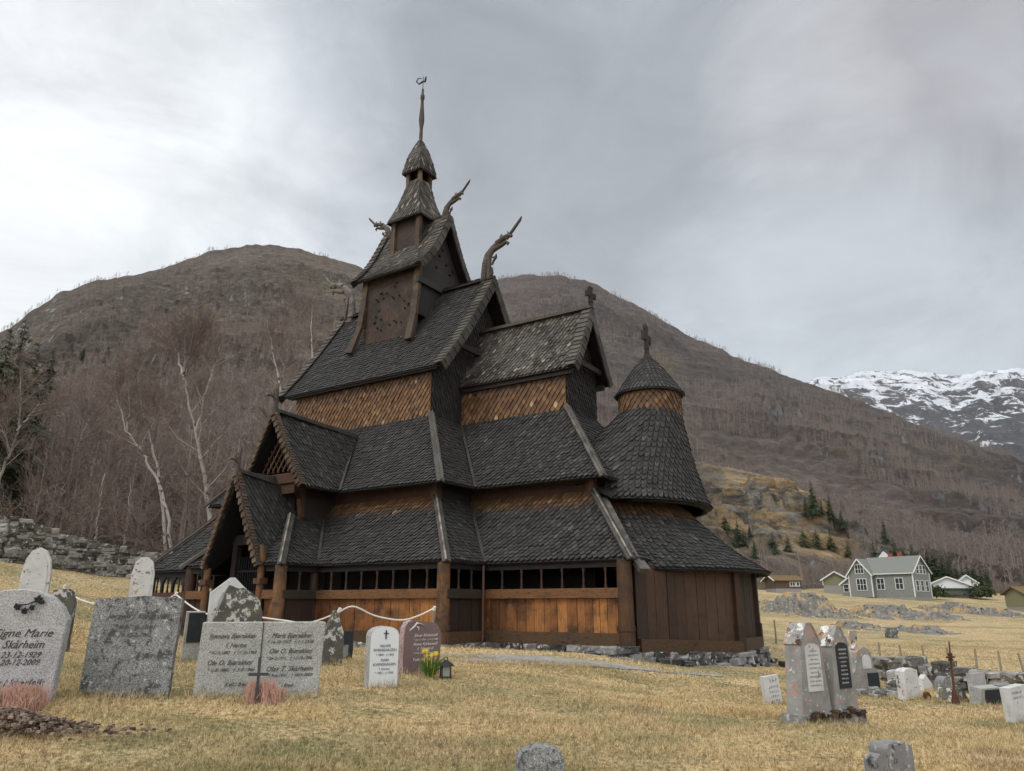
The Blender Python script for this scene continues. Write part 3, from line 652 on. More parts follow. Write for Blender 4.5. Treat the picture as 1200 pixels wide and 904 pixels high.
def pyr(name,h0,h1,z0,z1_,w,ex,belly=0.):
    mb=MB(); hw=lambda t:h0+(h1-h0)*t+belly*math.sin(PI*t); zz=lambda t:z0+(z1_-z0)*t
    dirs=[((-1,-1),(1,-1)),((1,-1),(1,1)),((1,1),(-1,1)),((-1,1),(-1,-1))]
    for (a,b) in dirs:
        shingle(mb,Planar(lambda t,a=a:V((TU+a[0]*hw(t),AX+a[1]*hw(t),zz(t))),lambda t,b=b:V((TU+b[0]*hw(t),AX+b[1]*hw(t),zz(t)))),w=w,ex=ex*1.25,th=.028,tv=.28)
    return part(mb,name,[M['roof_old'],M['inner']])
pyr('turret_cap_roof',.95,.36,16.85,18.95,.15,.17,-.06); pyr('lantern_roof',.54,.06,19.38,21.25,.14,.16,.07)
mb=MB(); mb.tube([(TU,AX,z) for z in (21.0,21.3,21.9,22.3,22.6,23.1,23.45,23.5,23.7,23.75,24.05)],[.10,.085,.075,.13,.12,.08,.06,.10,.10,.06,.05],8,a=.4); sp=part(mb,'spire',[M['carved']])
mb=MB(); mb.tube([(TU,AX,24.0),(TU,AX,24.75)],.016,6)
mb.tube([(TU-.02,AX,24.48),(TU+.12,AX,24.42),(TU+.2,AX,24.55)],[.03,.05,.02],6); mb.tube([(TU-.02,AX,24.48),(TU-.2,AX-.05,24.38),(TU-.34,AX-.08,24.55),(TU-.26,AX-.06,24.72),(TU-.1,AX,24.68)],[.05,.035,.03,.03,.02],6); mb.tube([(TU+.1,AX,24.45),(TU+.15,AX,24.66),(TU+.24,AX,24.64)],[.03,.03,.01],6)
part(mb,'weather_vane',[M['iron']],sp)
# ---- copper downpipe in the nook
mb=MB(); mb.tube([(SU1+.16,CV0-.24,2.0),(SU1+.16,CV0-.24,.25),(SU1+.18,CV0-.28,.06),(SU1+.24,CV0-.40,-.02)],.04,8); part(mb,'downpipe',[M['copper']])
# ================================================================ THE LAND
ctrl=[at(*p) for p in [(20,818,8.0),(85,816,8.2),(190,816,8.6),(220,818,8.5),(300,818,8.6),(368,813,9.2),(425,806,9.6),(460,806,9.8),(470,788,11.6),(520,794,11.4),(600,800,11.5),
 (0,904,5.9),(300,904,6.0),(600,904,6.2),(900,904,6.4),(1200,904,6.6),(700,830,9.6),(800,850,8.6),(600,850,8.0),
 (150,760,14.5),(60,740,15.5),(50,697,24),(120,702,24.5),(-80,690,22),(-200,640,36),(0,656,34),(75,668,36),(150,677,38),(230,700,36),
 (0,640,46),(150,652,48),(-300,620,46),(300,660,52),(390,770,15.5),(520,762,17.6),(600,775,15.5),(700,772,17.2),(770,779,18.2),(850,788,18.9),(907,785,20.5),
 (905,827,14.2),(965,853,9.3),(1015,816,15),(1075,822,14.6),(1110,826,14.6),(1160,830,14.2),(1190,852,11.2),(1010,790,24),(1100,795,23),(1190,803,21.5),(1300,820,20),
 (960,750,48),(1060,752,46),(1200,760,42),(1330,770,40),(950,716,75),(1050,722,72),(1150,730,66),(905,697,88),(1000,700,108),(1060,703,104),(1130,700,122),(1200,716,96),(1330,730,90),
 (880,690,118),(1000,688,140),(1120,692,150),(1260,700,150),(650,700,70),(500,690,60)]]
ctrl+=[cw(-17.75,-1.9,-.15),cw(-13.3,-3.3,-.12),cw(-9,-3.3,-.10),cw(-4.3,-2,-.12),cw(-12,12,0),cw(0,11,-.3),cw(-20,6,.2),V((0,0,-.67)),V((0,-6,-.95)),V((-14,-6,-.4)),V((14,-6,-1.2)),V((-13,4,.25)),V((14,6,-1.0)),V((26,16,-1.7)),V((60,30,-2)),V((-45,20,4)),V((-80,60,9)),V((100,80,-1))]
_X=np.array([(p.x,p.y) for p in ctrl]); _Z=np.array([p.z for p in ctrl])
def _phi(d2): return .5*d2*np.log(d2+1e-9)
def _solve():
    n=len(_X); d2=((_X[:,None]-_X[None])**2).sum(-1); K=_phi(d2)+np.eye(n)*.4; Pm=np.c_[np.ones(n),_X]; A=np.zeros((n+3,n+3)); A[:n,:n]=K; A[:n,n:]=Pm; A[n:,:n]=Pm.T
    return np.linalg.solve(A,np.r_[_Z,np.zeros(3)])
_W=_solve()
def Gn(x,y):
    "ground height, vectorised"
    x=np.atleast_1d(np.asarray(x,float)); y=np.atleast_1d(np.asarray(y,float)); r=np.hypot(x,y); k=np.minimum(1,170/np.maximum(r,1e-6)); X=np.c_[x*k,y*k]
    out=np.empty(len(X))
    for i in range(0,len(X),20000):
        q=X[i:i+20000]; d2=((q[:,None]-_X[None])**2).sum(-1); out[i:i+20000]=_phi(d2)@_W[:-3]+_W[-3]+q@_W[-2:]
    out=np.clip(out,-6,22)
    f=np.clip((r-150)/400,0,1); out=out*(1-f)+3*f
    a=np.clip((r-4)/10,.3,1)
    out+=.035*a*(np.sin(x*1.3+y*.7)*np.cos(y*1.1-x*.4)+.6*np.sin(x*2.9-y*2.1)*np.sin(y*3.3+.5))*np.clip(1-r/400,0,1)
    for (ax,ay,bx,by) in DITCH:
        L2=(bx-ax)**2+(by-ay)**2; t=np.clip(((x-ax)*(bx-ax)+(y-ay)*(by-ay))/L2,0,1); d=np.hypot(x-ax-t*(bx-ax)+.12*np.sin(y*3),y-ay-t*(by-ay)); out-=.07*np.exp(-(d/.22)**2)
    return out
DITCH=[]
def G(x,y): return float(Gn([x],[y])[0])
def ground_px(px,py,y0=4,y1=140):
    r=ray(px,py); ys=np.linspace(y0,y1,1600); t=ys/r.y; xs=r.x*t; zs=CAMZ+r.z*t; d=zs-Gn(xs,ys); i=np.argmax(d<0)
    if d[i]>=0: i=len(ys)-1
    return V((xs[i],ys[i],G(xs[i],ys[i])))
def grid_mesh(name,P,mat,smooth=True,kind='structure',closed=False):
    nr,nc=P.shape[:2]; idx=np.arange(nr*nc).reshape(nr,nc)
    f=np.stack([idx[:-1,:-1],idx[:-1,1:],idx[1:,1:],idx[1:,:-1]],-1).reshape(-1,4)
    me=bpy.data.meshes.new(name); me.vertices.add(nr*nc); me.vertices.foreach_set('co',P.reshape(-1).astype(np.float32)); me.loops.add(f.size); me.loops.foreach_set('vertex_index',f.reshape(-1)); me.polygons.add(len(f)); me.polygons.foreach_set('loop_start',np.arange(0,f.size,4)); me.polygons.foreach_set('loop_total',np.full(len(f),4)); me.update(calc_edges=True); me.validate()
    me.polygons.foreach_set('use_smooth',np.full(len(f),smooth)); me.materials.append(mat)
    o=bpy.data.objects.new(name,me); col.objects.link(o); tag(o,kind=kind); return o
# grass colours in world space, shared by the ground sheet and the blades
def grass_col(n,blade=False):
    w=n.world(); big=n.noise(n.world((.16,.30,.3)),1,5,.6,.4); mid=n.noise(n.world((.9,1.5,1)),1,5,.65); fine=n.noise(w,14 if not blade else 22,4,.7)
    straw=n.ramp(fine,[(.36,(.065,.045,.022)),(.46,(.36,.255,.12)),(.58,(.70,.555,.325))])
    green=n.ramp(fine,[(.34,(.05,.052,.02)),(.5,(.20,.185,.085)),(.64,(.42,.38,.20))])
    m=n.ramp(n.math('ADD',n.math('MULTIPLY',big,.6),n.math('MULTIPLY',mid,.45)),[(.48,0),(.61,.85)])
    c=n.mix(m,straw,green)
    soil=n.ramp(n.math('ADD',mid,n.math('MULTIPLY',fine,.3)),[(.46,1),(.58,0)])
    c=n.mix(n.math('MULTIPLY',soil,.65),c,n.ramp(fine,[(.38,(.07,.05,.032)),(.58,(.24,.175,.105))]))
    och=n.ramp(n.noise(n.world((.35,.5,1)),1,3,.5,.2),[(.55,0),(.68,.6)])
    return n.mix(och,c,n.ramp(fine,[(.35,(.20,.13,.05)),(.62,(.62,.44,.20))])),fine
n=NT('dry_lawn'); c,f_=grass_col(n); M['lawn']=n.done(n.mix(1.0,c,.78,'MULTIPLY'),f_,.8,.04,.95)
_d=[ground_px(*q) for q in ((655,786),(745,800),(800,820),(850,838),(905,850))]; DITCH+=[(a.x,a.y,b.x,b.y) for a,b in zip(_d,_d[1:])]
rs=np.r_[0,np.geomspace(.8,180,330),np.geomspace(200,7000,14)]; th=np.r_[np.linspace(-PI,-1.15,24)[:-1],np.linspace(-1.15,1.15,520),np.linspace(1.15,PI,24)[1:]]
Rr,T=np.meshgrid(rs,th,indexing='ij'); X=Rr*np.sin(T); Y=Rr*np.cos(T); Z=Gn(X.ravel(),Y.ravel()).reshape(X.shape)
Z=np.where(Rr>6000,-40,Z)
grid_mesh('ground',np.stack([X,Y,Z],-1)[:,::-1],M['lawn'])
# ---------------------------------------------------------------- hills
def interp(tab,px,k): return np.interp(px,[t[0] for t in tab],[t[k] for t in tab])
def fbm(x,y,s,o=5,seed=0.):
    out=np.empty(x.size); xf=x.ravel()*s; yf=y.ravel()*s
    for i in range(x.size): out[i]=noise.fractal(V((xf[i]+seed,yf[i]-seed,seed*.7)),.9,2.1,o)
    return out.reshape(x.shape)
HILLS={}
def hill(name,ridge,base,mat,nx=300,ny=110,pw=1.0,amp=.02,seed=3.,ns=.02,rjag=1.0,step=0):
    px=np.linspace(ridge[0][0],ridge[-1][0],nx); rp=[interp(ridge,px,k) for k in (1,2)]; bp=[interp(base,px,k) for k in (1,2)]
    jag=np.array([noise.fractal(V((p*.035+seed,seed,0)),.8,2.2,5) for p in px])*2.2*rjag
    P=np.zeros((ny+3,nx,3))
    for j in range(nx):
        a=at(px[j],bp[0][j],bp[1][j]); b=at(px[j],rp[0][j]+jag[j],rp[1][j])
        for i in range(ny+1):
            s=i/ny; y=a.y*(b.y/a.y)**(s**1.0) ; k=(y-a.y)/(b.y-a.y)
            ta=(a.z-CAMZ)/a.y; tb=(b.z-CAMZ)/b.y; t=ta+(tb-ta)*(s**pw)
            xx=(a.x/a.y*(1-s)+b.x/b.y*s)*y; P[i,j]=(xx,y,CAMZ+t*y)
        P[ny+1,j]=(b.x*1.1,b.y*1.12,b.z*.95-2); P[ny+2,j]=(b.x*1.5,b.y*1.6,-60)
    s=np.minimum(np.arange(ny+3)/ny,1)[:,None]; fade=np.sin(PI*np.clip(s,0,1))**.6
    h=fbm(P[:,:,0],P[:,:,1],ns,6,seed); h2=fbm(P[:,:,0],P[:,:,1],ns*4.5,5,seed+20); P[:,:,2]+=(h+.30*h2)*fade*P[:,:,1]*amp
    if step:
        q=P[:,:,2]/step+.9*h+.5*h2; fr=q-np.floor(q); sm=np.clip((fr-.42)/.30,0,1); sm=sm*sm*(3-2*sm); P[:,:,2]+=(sm-fr)*step*np.clip(fade*1.3,0,1)*np.clip(.5+.9*h,.15,1)
    P[0,:,2]-=6; HILLS[name]=(P,ny); o=grid_mesh(name,P,mat)
    if name=='left_hill':
        sx=np.clip((px[None,:]-815)/40,0,1)*np.clip((1020-px[None,:])/40,0,1)*np.clip((s-.30)/.12,0,1)*np.ones((ny+3,nx)); a_=o.data.attributes.new('meadow','FLOAT','POINT'); a_.data.foreach_set('value',sx.ravel().astype(np.float32))
    return P
def hill_mat(name,heath,rock,grass,sc_,rock_at,grass_at,band=(1.6,1.6,3.4),snow=None):
    n=NT(name); f1=n.noise(n.world((sc_,sc_,sc_*1.2)),1,9,.68,.3); bandn=n.noise(n.world(tuple(sc_*4*b for b in band)),1,9,.72,.5); f3=n.noise(n.world((sc_*22,sc_*22,sc_*30)),1,4,.7)
    c=n.ramp(f3,[(.3,heath[0]),(.55,heath[1]),(.75,heath[2])])
    g=n.ramp(n.noise(n.world((sc_*2.3,sc_*2.3,sc_*4)),1,8,.7,.4),[(grass_at,0),(grass_at+.12,1)])
    c=n.mix(n.math('MULTIPLY',g,.8),c,n.ramp(f3,[(.3,grass[0]),(.7,grass[1])]))
    c=n.mix(1.0,c,n.ramp(n.noise(n.world((sc_*.6,sc_*.6,sc_*.9)),1,6,.6),[(.35,.62),(.65,1.28)]),'MULTIPLY')
    gn=n.new('ShaderNodeNewGeometry'); sp_=n.new('ShaderNodeSeparateXYZ'); n.l(gn.outputs['Normal'],sp_.inputs[0]); slope=n.math('SUBTRACT',1.0,sp_.outputs[2])
    rk=n.ramp(n.math('ADD',n.math('ADD',n.math('MULTIPLY',f1,.45),n.math('MULTIPLY',bandn,.5)),n.math('MULTIPLY',n.math('SUBTRACT',slope,.40),.55)),[(rock_at-.03,0),(rock_at+.03,1)])
    rc=n.ramp(n.math('ADD',n.math('MULTIPLY',bandn,.7),n.math('MULTIPLY',f3,.35)),[(.40,rock[0]),(.5,rock[1]),(.60,rock[2])])
    c=n.mix(rk,c,rc)
    if snow:
        geo=n.new('ShaderNodeNewGeometry'); sep=n.new('ShaderNodeSeparateXYZ'); n.l(geo.outputs['Position'],sep.inputs[0])
        zz=n.math('MULTIPLY',n.math('SUBTRACT',sep.outputs[2],snow[0]),1/snow[1]); sn=n.math('ADD',zz,n.math('MULTIPLY',n.math('SUBTRACT',bandn,.5),-7.5))
        sn=n.math('ADD',sn,n.math('MULTIPLY',n.math('SUBTRACT',f3,.5),-1.2))
        c=n.mix(n.ramp(sn,[(.38,0),(.50,1)]),c,(.70,.73,.78))
    md=n.attr('meadow'); mrk=n.ramp(n.noise(n.world((.05,.05,.14)),1,9,.75,.5),[(.47,0),(.56,1)]); mc=n.mix(mrk,n.ramp(f3,[(.35,(.15,.105,.055)),(.65,(.38,.27,.145))]),n.ramp(bandn,[(.4,(.03,.028,.024)),(.5,(.11,.10,.085)),(.6,(.24,.225,.195))]))
    c=n.mix(md,c,mc)
    return n.done(c,bandn,1.0,1/sc_*.07,.95)
HR=((.034,.028,.023),(.105,.085,.068),(.21,.172,.14))
M['hillA']=hill_mat('hillside_heath',HR,((.04,.04,.04),(.125,.123,.118),(.27,.265,.25)),((.07,.058,.03),(.15,.125,.07)),.012,.552,.53)
M['hillB']=hill_mat('mountain_heath',((.036,.028,.025),(.082,.065,.056),(.14,.112,.097)),((.035,.036,.038),(.085,.086,.087),(.17,.17,.167)),((.08,.065,.035),(.16,.125,.07)),.0055,.605,.55,band=(1,1,1.7))
M['hillC']=hill_mat('snow_mountain',((.045,.045,.05),(.075,.075,.08),(.11,.11,.115)),((.035,.038,.045),(.075,.08,.088),(.13,.135,.145)),((.09,.07,.05),(.16,.12,.08)),.0022,.50,.62,snow=(570,300))
ridgeA=[(-700,520,260),(-400,470,320),(-200,440,360),(-80,405,420),(-30,400,440),(10,385,450),(40,362,450),(70,345,450),(110,330,450),(160,322,460),(200,312,470),(235,299,480),(262,292,480),(300,286,480),(350,292,480),(420,312,480),(470,335,470),(540,385,450),(620,450,420),(700,505,380),(770,535,330),(830,543,300),(870,552,285),(905,560,270),(950,578,250),(1000,618,215),(1060,655,190),(1120,684,170),(1220,704,158)]
baseA=[(-700,640,44),(0,648,44),(150,656,48),(300,668,56),(500,690,70),(800,694,105),(900,694,116),(1000,692,135),(1100,695,145),(1220,708,150)]
ridgeB=[(380,400,1150),(450,362,1120),(560,331,1100),(600,325,1100),(645,321,1100),(690,330,1100),(740,355,1080),(800,389,1050),(870,422,1000),(945,448,950),(1000,468,900),(1050,488,880),(1110,510,850),(1200,543,800),(1350,600,750),(1700,690,600)]
baseB=[(380,700,200),(900,690,190),(1200,700,180),(1700,715,170)]
ridgeC=[(820,480,2600),(900,458,2600),(945,449,2600),(965,443,2600),(1000,437,2600),(1050,434,2600),(1085,436,2600),(1115,441,2650),(1150,436,2600),(1200,432,2600),(1300,424,2600),(1500,430,2600)]
baseC=[(820,660,1300),(1500,660,1300)]
hill('left_hill',ridgeA,baseA,M['hillA'],560,250,.85,.034,3.,.018,1.5,9.)
hill('right_mountain',ridgeB,baseB,M['hillB'],520,230,.95,.036,8.,.0065,1.6,24.)
hill('snowy_mountain',ridgeC,baseC,M['hillC'],380,170,1.0,.024,5.,.0028,1.8,60.)
def hill_point(name,px_,s):
    P,ny=HILLS[name]; nx=P.shape[1]; tab=ridgeA if name=='left_hill' else ridgeB
    j=(px_-tab[0][0])/(tab[-1][0]-tab[0][0])*(nx-1); i=s*ny; j=min(max(j,0),nx-1.001); i=min(max(i,0),ny-.001)
    a,b=int(i),int(j); u,w_=i-a,j-b
    return V(P[a,b]*(1-u)*(1-w_)+P[a+1,b]*u*(1-w_)+P[a,b+1]*(1-u)*w_+P[a+1,b+1]*u*w_)
# ---------------------------------------------------------------- path at the church
mb=MB(); 
top=[(500,767),(560,768),(620,769),(690,775),(760,784),(850,792)]; bot=[(500,774),(560,777),(620,780),(690,782),(750,787),(845,794)]
for i in range(5):
    for k in range(6):
        f=lambda L,t:(L[i][0]+(L[i+1][0]-L[i][0])*t,L[i][1]+(L[i+1][1]-L[i][1])*t)
        q=[ground_px(*f(bot,k/6)),ground_px(*f(bot,(k+1)/6)),ground_px(*f(top,(k+1)/6)),ground_px(*f(top,k/6))]
        mb.poly([p+V((0,0,.015)) for p in q],.5)
tag(mb.build('path',stone_mat('flagstone_path',((.10,.10,.095),(.22,.22,.215),(.36,.36,.35)),3,[((.2,.15,.07),.6,4)])),kind='structure')
# ---------------------------------------------------------------- dry stone
def stone(mb,c,s,rz=0,mt=0,rough=.14,tone=None):
    "one rough stone: subdivided block pulled towards an ellipsoid"
    cs=math.cos(rz); sn=math.sin(rz); g=(-1,-.55,.55,1); idx={}; vs=[];fs=[]
    seed=random.uniform(0,90)
    def vid(i,j,k):
        key=(i,j,k)
        if key not in idx:
            p=V((g[i],g[j],g[k])); q=p.normalized()*1.25; p=p*.62+q*.38
            p*=1+noise.noise(V((p.x*1.3+seed,p.y*1.3,p.z*1.3)))*rough*2
            p=V((p.x*s[0]/2,p.y*s[1]/2,p.z*s[2]/2)); idx[key]=len(vs); vs.append(V((c[0]+p.x*cs-p.y*sn,c[1]+p.x*sn+p.y*cs,c[2]+p.z)))
        return idx[key]
    for a in range(3):
        for b in range(3):
            for F_ in (lambda x,y:(x,y,0),lambda x,y:(x,y,3),lambda x,y:(x,0,y),lambda x,y:(x,3,y),lambda x,y:(0,x,y),lambda x,y:(3,x,y)):
                q=[vid(*F_(a,b)),vid(*F_(a+1,b)),vid(*F_(a+1,b+1)),vid(*F_(a,b+1))]
                fs.append(q)
    # fix winding outwards
    C=V(c)
    out=[]
    for q in fs:
        n_=(vs[q[1]]-vs[q[0]]).cross(vs[q[2]]-vs[q[0]]); m_=(vs[q[0]]+vs[q[2]])/2-C
        out.append(tuple(q) if n_.dot(m_)>0 else tuple(q[::-1]))
    mb.mesh(vs,out,random.uniform(0,1) if tone is None else tone,0,mt,False)
mb=MB()   # foundation under the church, church-local
def plinth(p0,p1,nrm,ztop0,ztop1):
    p0,p1=V((*p0,0)),V((*p1,0)); L=(p1-p0).length; d=(p1-p0)/L; n_=V((*nrm,0)).normalized(); ang=math.atan2(d.y,d.x)
    x=0
    while x<L+.1:
        w_=random.uniform(.2,.5); c=p0+d*min(x+w_/2,L); wp_=cw(c.x+n_.x*.2,c.y+n_.y*.2); g=G(wp_.x,wp_.y); zt=ztop0+(ztop1-ztop0)*min(1,x/L); z=zt
        while z>g-.05:
            h_=random.uniform(.10,.22); o=random.uniform(-.10,.08)+ (zt-z)*.22
            stone(mb,c+n_*o+V((0,0,z-h_/2)),(w_*1.12,.45,h_*1.2),ang+random.uniform(-.2,.2)); z-=h_
        if random.random()<.35: stone(mb,c+n_*(random.uniform(.25,.6)+(zt-g)*.3)+V((0,0,g+.02)),(random.uniform(.12,.35),.25,random.uniform(.08,.16)),random.uniform(0,3))
        x+=w_*.95
plinth((SU0,SV0),(BU0,SV0),(0,-1),-.02,-.02); plinth((BU0,BV),(BU1,BV),(0,-1),-.02,-.02); plinth((BU1,BV),(BU1,SV0),(1,0),-.02,-.02); plinth((BU1,SV0),(SU1,SV0),(0,-1),-.02,-.02)
plinth((SU1,SV0),(SU1,CV0),(1,0),-.02,-.03); plinth((SU1,CV0),(0,CV0),(0,-1),-.03,-.03)
part(mb,'stone_foundation',[M['plinth']]); mb=MB()
zs=[-.17,-.27,-.27,-.3]
for (a,b),k in zip(((vs[0],vs[1]),(vs[1],vs[2]),(vs[2],vs[3])),range(3)):
    n_=V((b[1]-a[1],a[0]-b[0])).normalized(); plinth(a,b,n_,zs[k],zs[k+1])
part(mb,'stone_foundation',[M['plinth']])
def drywall(name,pts,hs,label,mat='drystone',th=.6,sw=(.25,.6),sh=(.12,.24),seed=1):
    "dry stone wall along world points, real stones both sides as one mesh"
    random.seed(seed); mb=MB(); o0=V((pts[0][0],pts[0][1],0))
    for i in range(len(pts)-1):
        a,b=V((*pts[i][:2],0)),V((*pts[i+1][:2],0)); L=(b-a).length; d=(b-a)/L; n_=V((-d.y,d.x,0)); ang=math.atan2(d.y,d.x); h0,h1=hs[i],hs[i+1]; z=0
        rowz=0.
        while rowz<max(h0,h1):
            x=0; hh=random.uniform(*sh)
            while x<L:
                w_=random.uniform(*sw); c=a+d*(x+w_/2); H=h0+(h1-h0)*x/L
                if rowz<H+random.uniform(-.08,.05):
                    g=G(c.x,c.y)
                    for s_ in ((-1,1) if rowz>H-.35 or True else (1,)):
                        stone(mb,c-o0+n_*s_*th*.25+n_*random.uniform(-.06,.06)+V((0,0,g+rowz+hh/2-.05)),(w_*1.1,th*.62,hh*1.2),ang+random.uniform(-.12,.12))
                x+=w_
            rowz+=hh*.93
    o=mb.build(name,M[mat]); o.location=o0; return tag(o,label,'stone wall')
lw=[ground_px(p,656+(p)*.135 if p<160 else 678,20,60) if False else at(p,q,y) for p,q,y in ((-420,612,33),(-200,640,33.5),(0,656,34),(75,668,36),(150,677,38),(240,690,39))]
drywall('stone_wall',[(p.x,p.y) for p in lw],[1.75,1.8,1.85,1.5,1.35,1.3],'long dry stone wall behind the graves on the left, below the bare birches',sw=(.18,.70),sh=(.09,.24),seed=3)
rw=[at(p,q,y) for p,q,y in ((1022,800,21),(1060,806,19.5),(1120,812,18.5),(1180,815,17.8),(1260,822,17))]
drywall('stone_wall',[(p.x,p.y) for p in rw],[.55]*5,'low dark dry stone wall behind the right-hand graves in front of the fence posts',sw=(.18,.45),sh=(.10,.18),th=.5,seed=5)
random.seed(21)
# ================================================================ GRAVESTONES
M['granite']=stone_mat('grey_granite',((.20,.20,.195),(.33,.33,.325),(.44,.44,.435)),4,None,speck=(150,(.55,.55,.56),(1.2,1.2,1.2)))
M['granite_line']=stone_mat('greenish_granite',((.19,.195,.18),(.31,.315,.295),(.42,.425,.40)),3,[((.19,.175,.13),.70,4)],speck=(150,(.55,.55,.55),(1.2,1.2,1.2)))
M['granite_old']=stone_mat('weathered_granite',((.07,.07,.068),(.20,.205,.20),(.36,.36,.355)),2.2,[((.065,.065,.062),.53,7.0),((.05,.05,.048),.60,2.2),((.40,.41,.38),.58,16)],speck=(120,(.45,.45,.45),(1.25,1.25,1.25)))
M['marble']=stone_mat('white_marble',((.30,.30,.29),(.46,.46,.45),(.58,.58,.57)),3,[((.20,.20,.19),.58,7),((.36,.22,.13),.63,5)])
M['marble_lichen']=stone_mat('lichened_marble',((.30,.295,.28),(.46,.455,.44),(.60,.60,.58)),4,[((.10,.09,.08),.57,11),((.42,.20,.09),.61,5)])
M['white_plain']=stone_mat('pale_polished_stone',((.50,.52,.53),(.58,.60,.61),(.63,.65,.66)),1.5)
M['rose']=stone_mat('rose_granite',((.115,.08,.078),(.15,.105,.102),(.185,.135,.13)),3,None,speck=(160,(.8,.8,.8),(1.12,1.12,1.12)))
M['rose_rough']=stone_mat('rose_granite_rough',((.16,.11,.105),(.32,.24,.235),(.46,.37,.36)),9,None,speck=(60,(.55,.5,.5),(1.2,1.2,1.2)))
M['slate']=stone_mat('lichened_slate',((.03,.028,.025),(.08,.075,.066),(.14,.135,.12)),5,[((.10,.095,.04),.55,5),((.42,.42,.39),.545,7)])
M['blackst']=stone_mat('black_polished_stone',((.012,.013,.015),(.022,.024,.027),(.045,.047,.05)),3)
M['soap']=stone_mat('grey_lichened_soapstone',((.10,.097,.09),(.22,.215,.20),(.34,.33,.31)),4,[((.34,.20,.17),.57,9),((.48,.49,.46),.60,12),((.38,.14,.04),.61,3.5)])
M['orangelich']=stone_mat('orange_lichen_stone',((.12,.115,.11),(.24,.23,.22),(.34,.33,.32)),5,[((.36,.14,.04),.52,4.5),((.60,.61,.57),.54,6),((.05,.03,.02),.55,5)])
M['moss']=stone_mat('brown_moss',((.015,.009,.006),(.05,.028,.016),(.10,.06,.03)),12)
M['greyst']=stone_mat('dull_grey_stone',((.07,.07,.068),(.17,.17,.165),(.28,.28,.27)),3,[((.38,.38,.35),.55,8),((.04,.038,.035),.58,4)])
M['rust']=stone_mat('rusty_iron',((.025,.012,.009),(.07,.028,.018),(.13,.055,.03)),8)
M['ink']=flatmat('black_lettering',(.055,.055,.055)); M['inkgrey']=flatmat('worn_grey_lettering',(.13,.13,.13)); M['inkwhite']=flatmat('white_lettering',(.62,.6,.56)); M['inkfade']=flatmat('faded_lettering',(.085,.085,.08))
def arch(top=.12,n=10,sh=1.0):
    return [(-.5,0),(.5,0),(.5,1-top)]+[(.5*math.cos(PI*i/n),1-top+top*math.sin(PI*i/n)**sh) for i in range(1,n)]+[(-.5,1-top)]
FLAT=[(-.5,0),(.5,0),(.5,1),(-.5,1)]
def rough_out(o,j=.012,n=6,seed=0):
    r=random.Random(seed); out=[]
    for i in range(len(o)):
        a,b=o[i],o[(i+1)%len(o)]; out.append(a)
        if a[1]<.02 and b[1]<.02: continue
        for k in range(1,n): t=k/n; out.append((a[0]+(b[0]-a[0])*t+r.uniform(-j,j),a[1]+(b[1]-a[1])*t+r.uniform(-j,j)))
    return out
def text_mesh(s,size,mat,shear=0.,parent=None,loc=(0,0,0),align='CENTER',name='inscription',bold=.0,spacing=1.0,wid=None):
    c=bpy.data.curves.new(name,'FONT'); c.body=s; c.size=size*.88; c.shear=shear; c.align_x=align; c.align_y='CENTER'; c.extrude=.0015; c.offset=bold; c.space_line=spacing; c.resolution_u=2
    t=bpy.data.objects.new('tmp',c); col.objects.link(t); bpy.context.view_layer.update(); dg=bpy.context.evaluated_depsgraph_get()
    me=bpy.data.meshes.new_from_object(t.evaluated_get(dg)); bpy.data.objects.remove(t); bpy.data.curves.remove(c); me.name=name; me.materials.clear(); me.materials.append(mat)
    if wid:
        xs=[v.co.x for v in me.vertices]; k=wid/max(1e-6,max(xs)-min(xs))
        for v in me.vertices: v.co.x*=k
    o=bpy.data.objects.new(name,me); col.objects.link(o); o.rotation_euler=(PI/2,0,0); o.location=loc
    if parent is not None: o.parent=parent
    return o
SR=R_(28)
class Grave: pass
def frame_stone(pxl,pxr,pyb,Y,pytop,rot=SR):
    "left/right face edges and heights in the photo -> base centre, width, height"
    a=at(pxl,pyb,Y); d=V((math.cos(rot),math.sin(rot),0)); r=ray(pxr,pyb)
    # a.x+d.x*w = r.x/r.y*(a.y+d.y*w)
    k=r.x/r.y; w=(k*a.y-a.x)/(d.x-k*d.y); c=a+d*(w/2)
    t=at((pxl+pxr)/2,pytop,c.y); h=t.z-a.z
    return c,w,h
gi=[0]; GR=[]
def grave(pxl,pxr,pyb,Y,pytop,out,mat,label,name='gravestone',th=.12,rot=SR,lean=0.,tilt=0.,mside=None,cat='gravestone',group=None,rough=0.,sink=.12,bevel=.0,body='headstone'):
    c,w,h=frame_stone(pxl,pxr,pyb,Y,pytop,rot); gi[0]+=1
    gz=min(c.z,G(c.x,c.y)) ; e=empty(name,(c.x,c.y,c.z),rot,label,cat,group)
    o=rough_out(out,rough,5,gi[0]) if rough else out
    oo=[(x*w,(z*h if z>0 else -sink-max(0,c.z-gz))) for x,z in o]
    mb=MB(); M_=Matrix.Rotation(tilt,4,'Y')@Matrix.Rotation(lean,4,'X')
    b=bevel
    if b:
        inn=[(x*(1-2*b/w),z-(b if z>h*.3 else 0)) for x,z in oo]
        f=[M_@V((x,-b*.0,z)) for x,z in inn]; g=[M_@V((x,b,z)) for x,z in oo]; k=[M_@V((x,th,z)) for x,z in oo]; n=len(oo)
        mb.poly(f,.5,0,0); mb.poly(k[::-1],.5,0,1)
        for i in range(n):
            j=(i+1)%n; mb.poly([f[i],g[i],g[j],f[j]],.5,0,1); mb.poly([g[i],k[i],k[j],g[j]],.5,0,1)
    else: mb.prism(oo,0,th,M_,mside=1)
    hs=mb.build(body,[M[mat],M[mside or mat]],e)
    GR.append((c.x,c.y,w,rot)); q=Grave(); q.e=e;q.w=w;q.h=h;q.M=M_;q.c=c;q.hs=hs;q.th=th
    return q
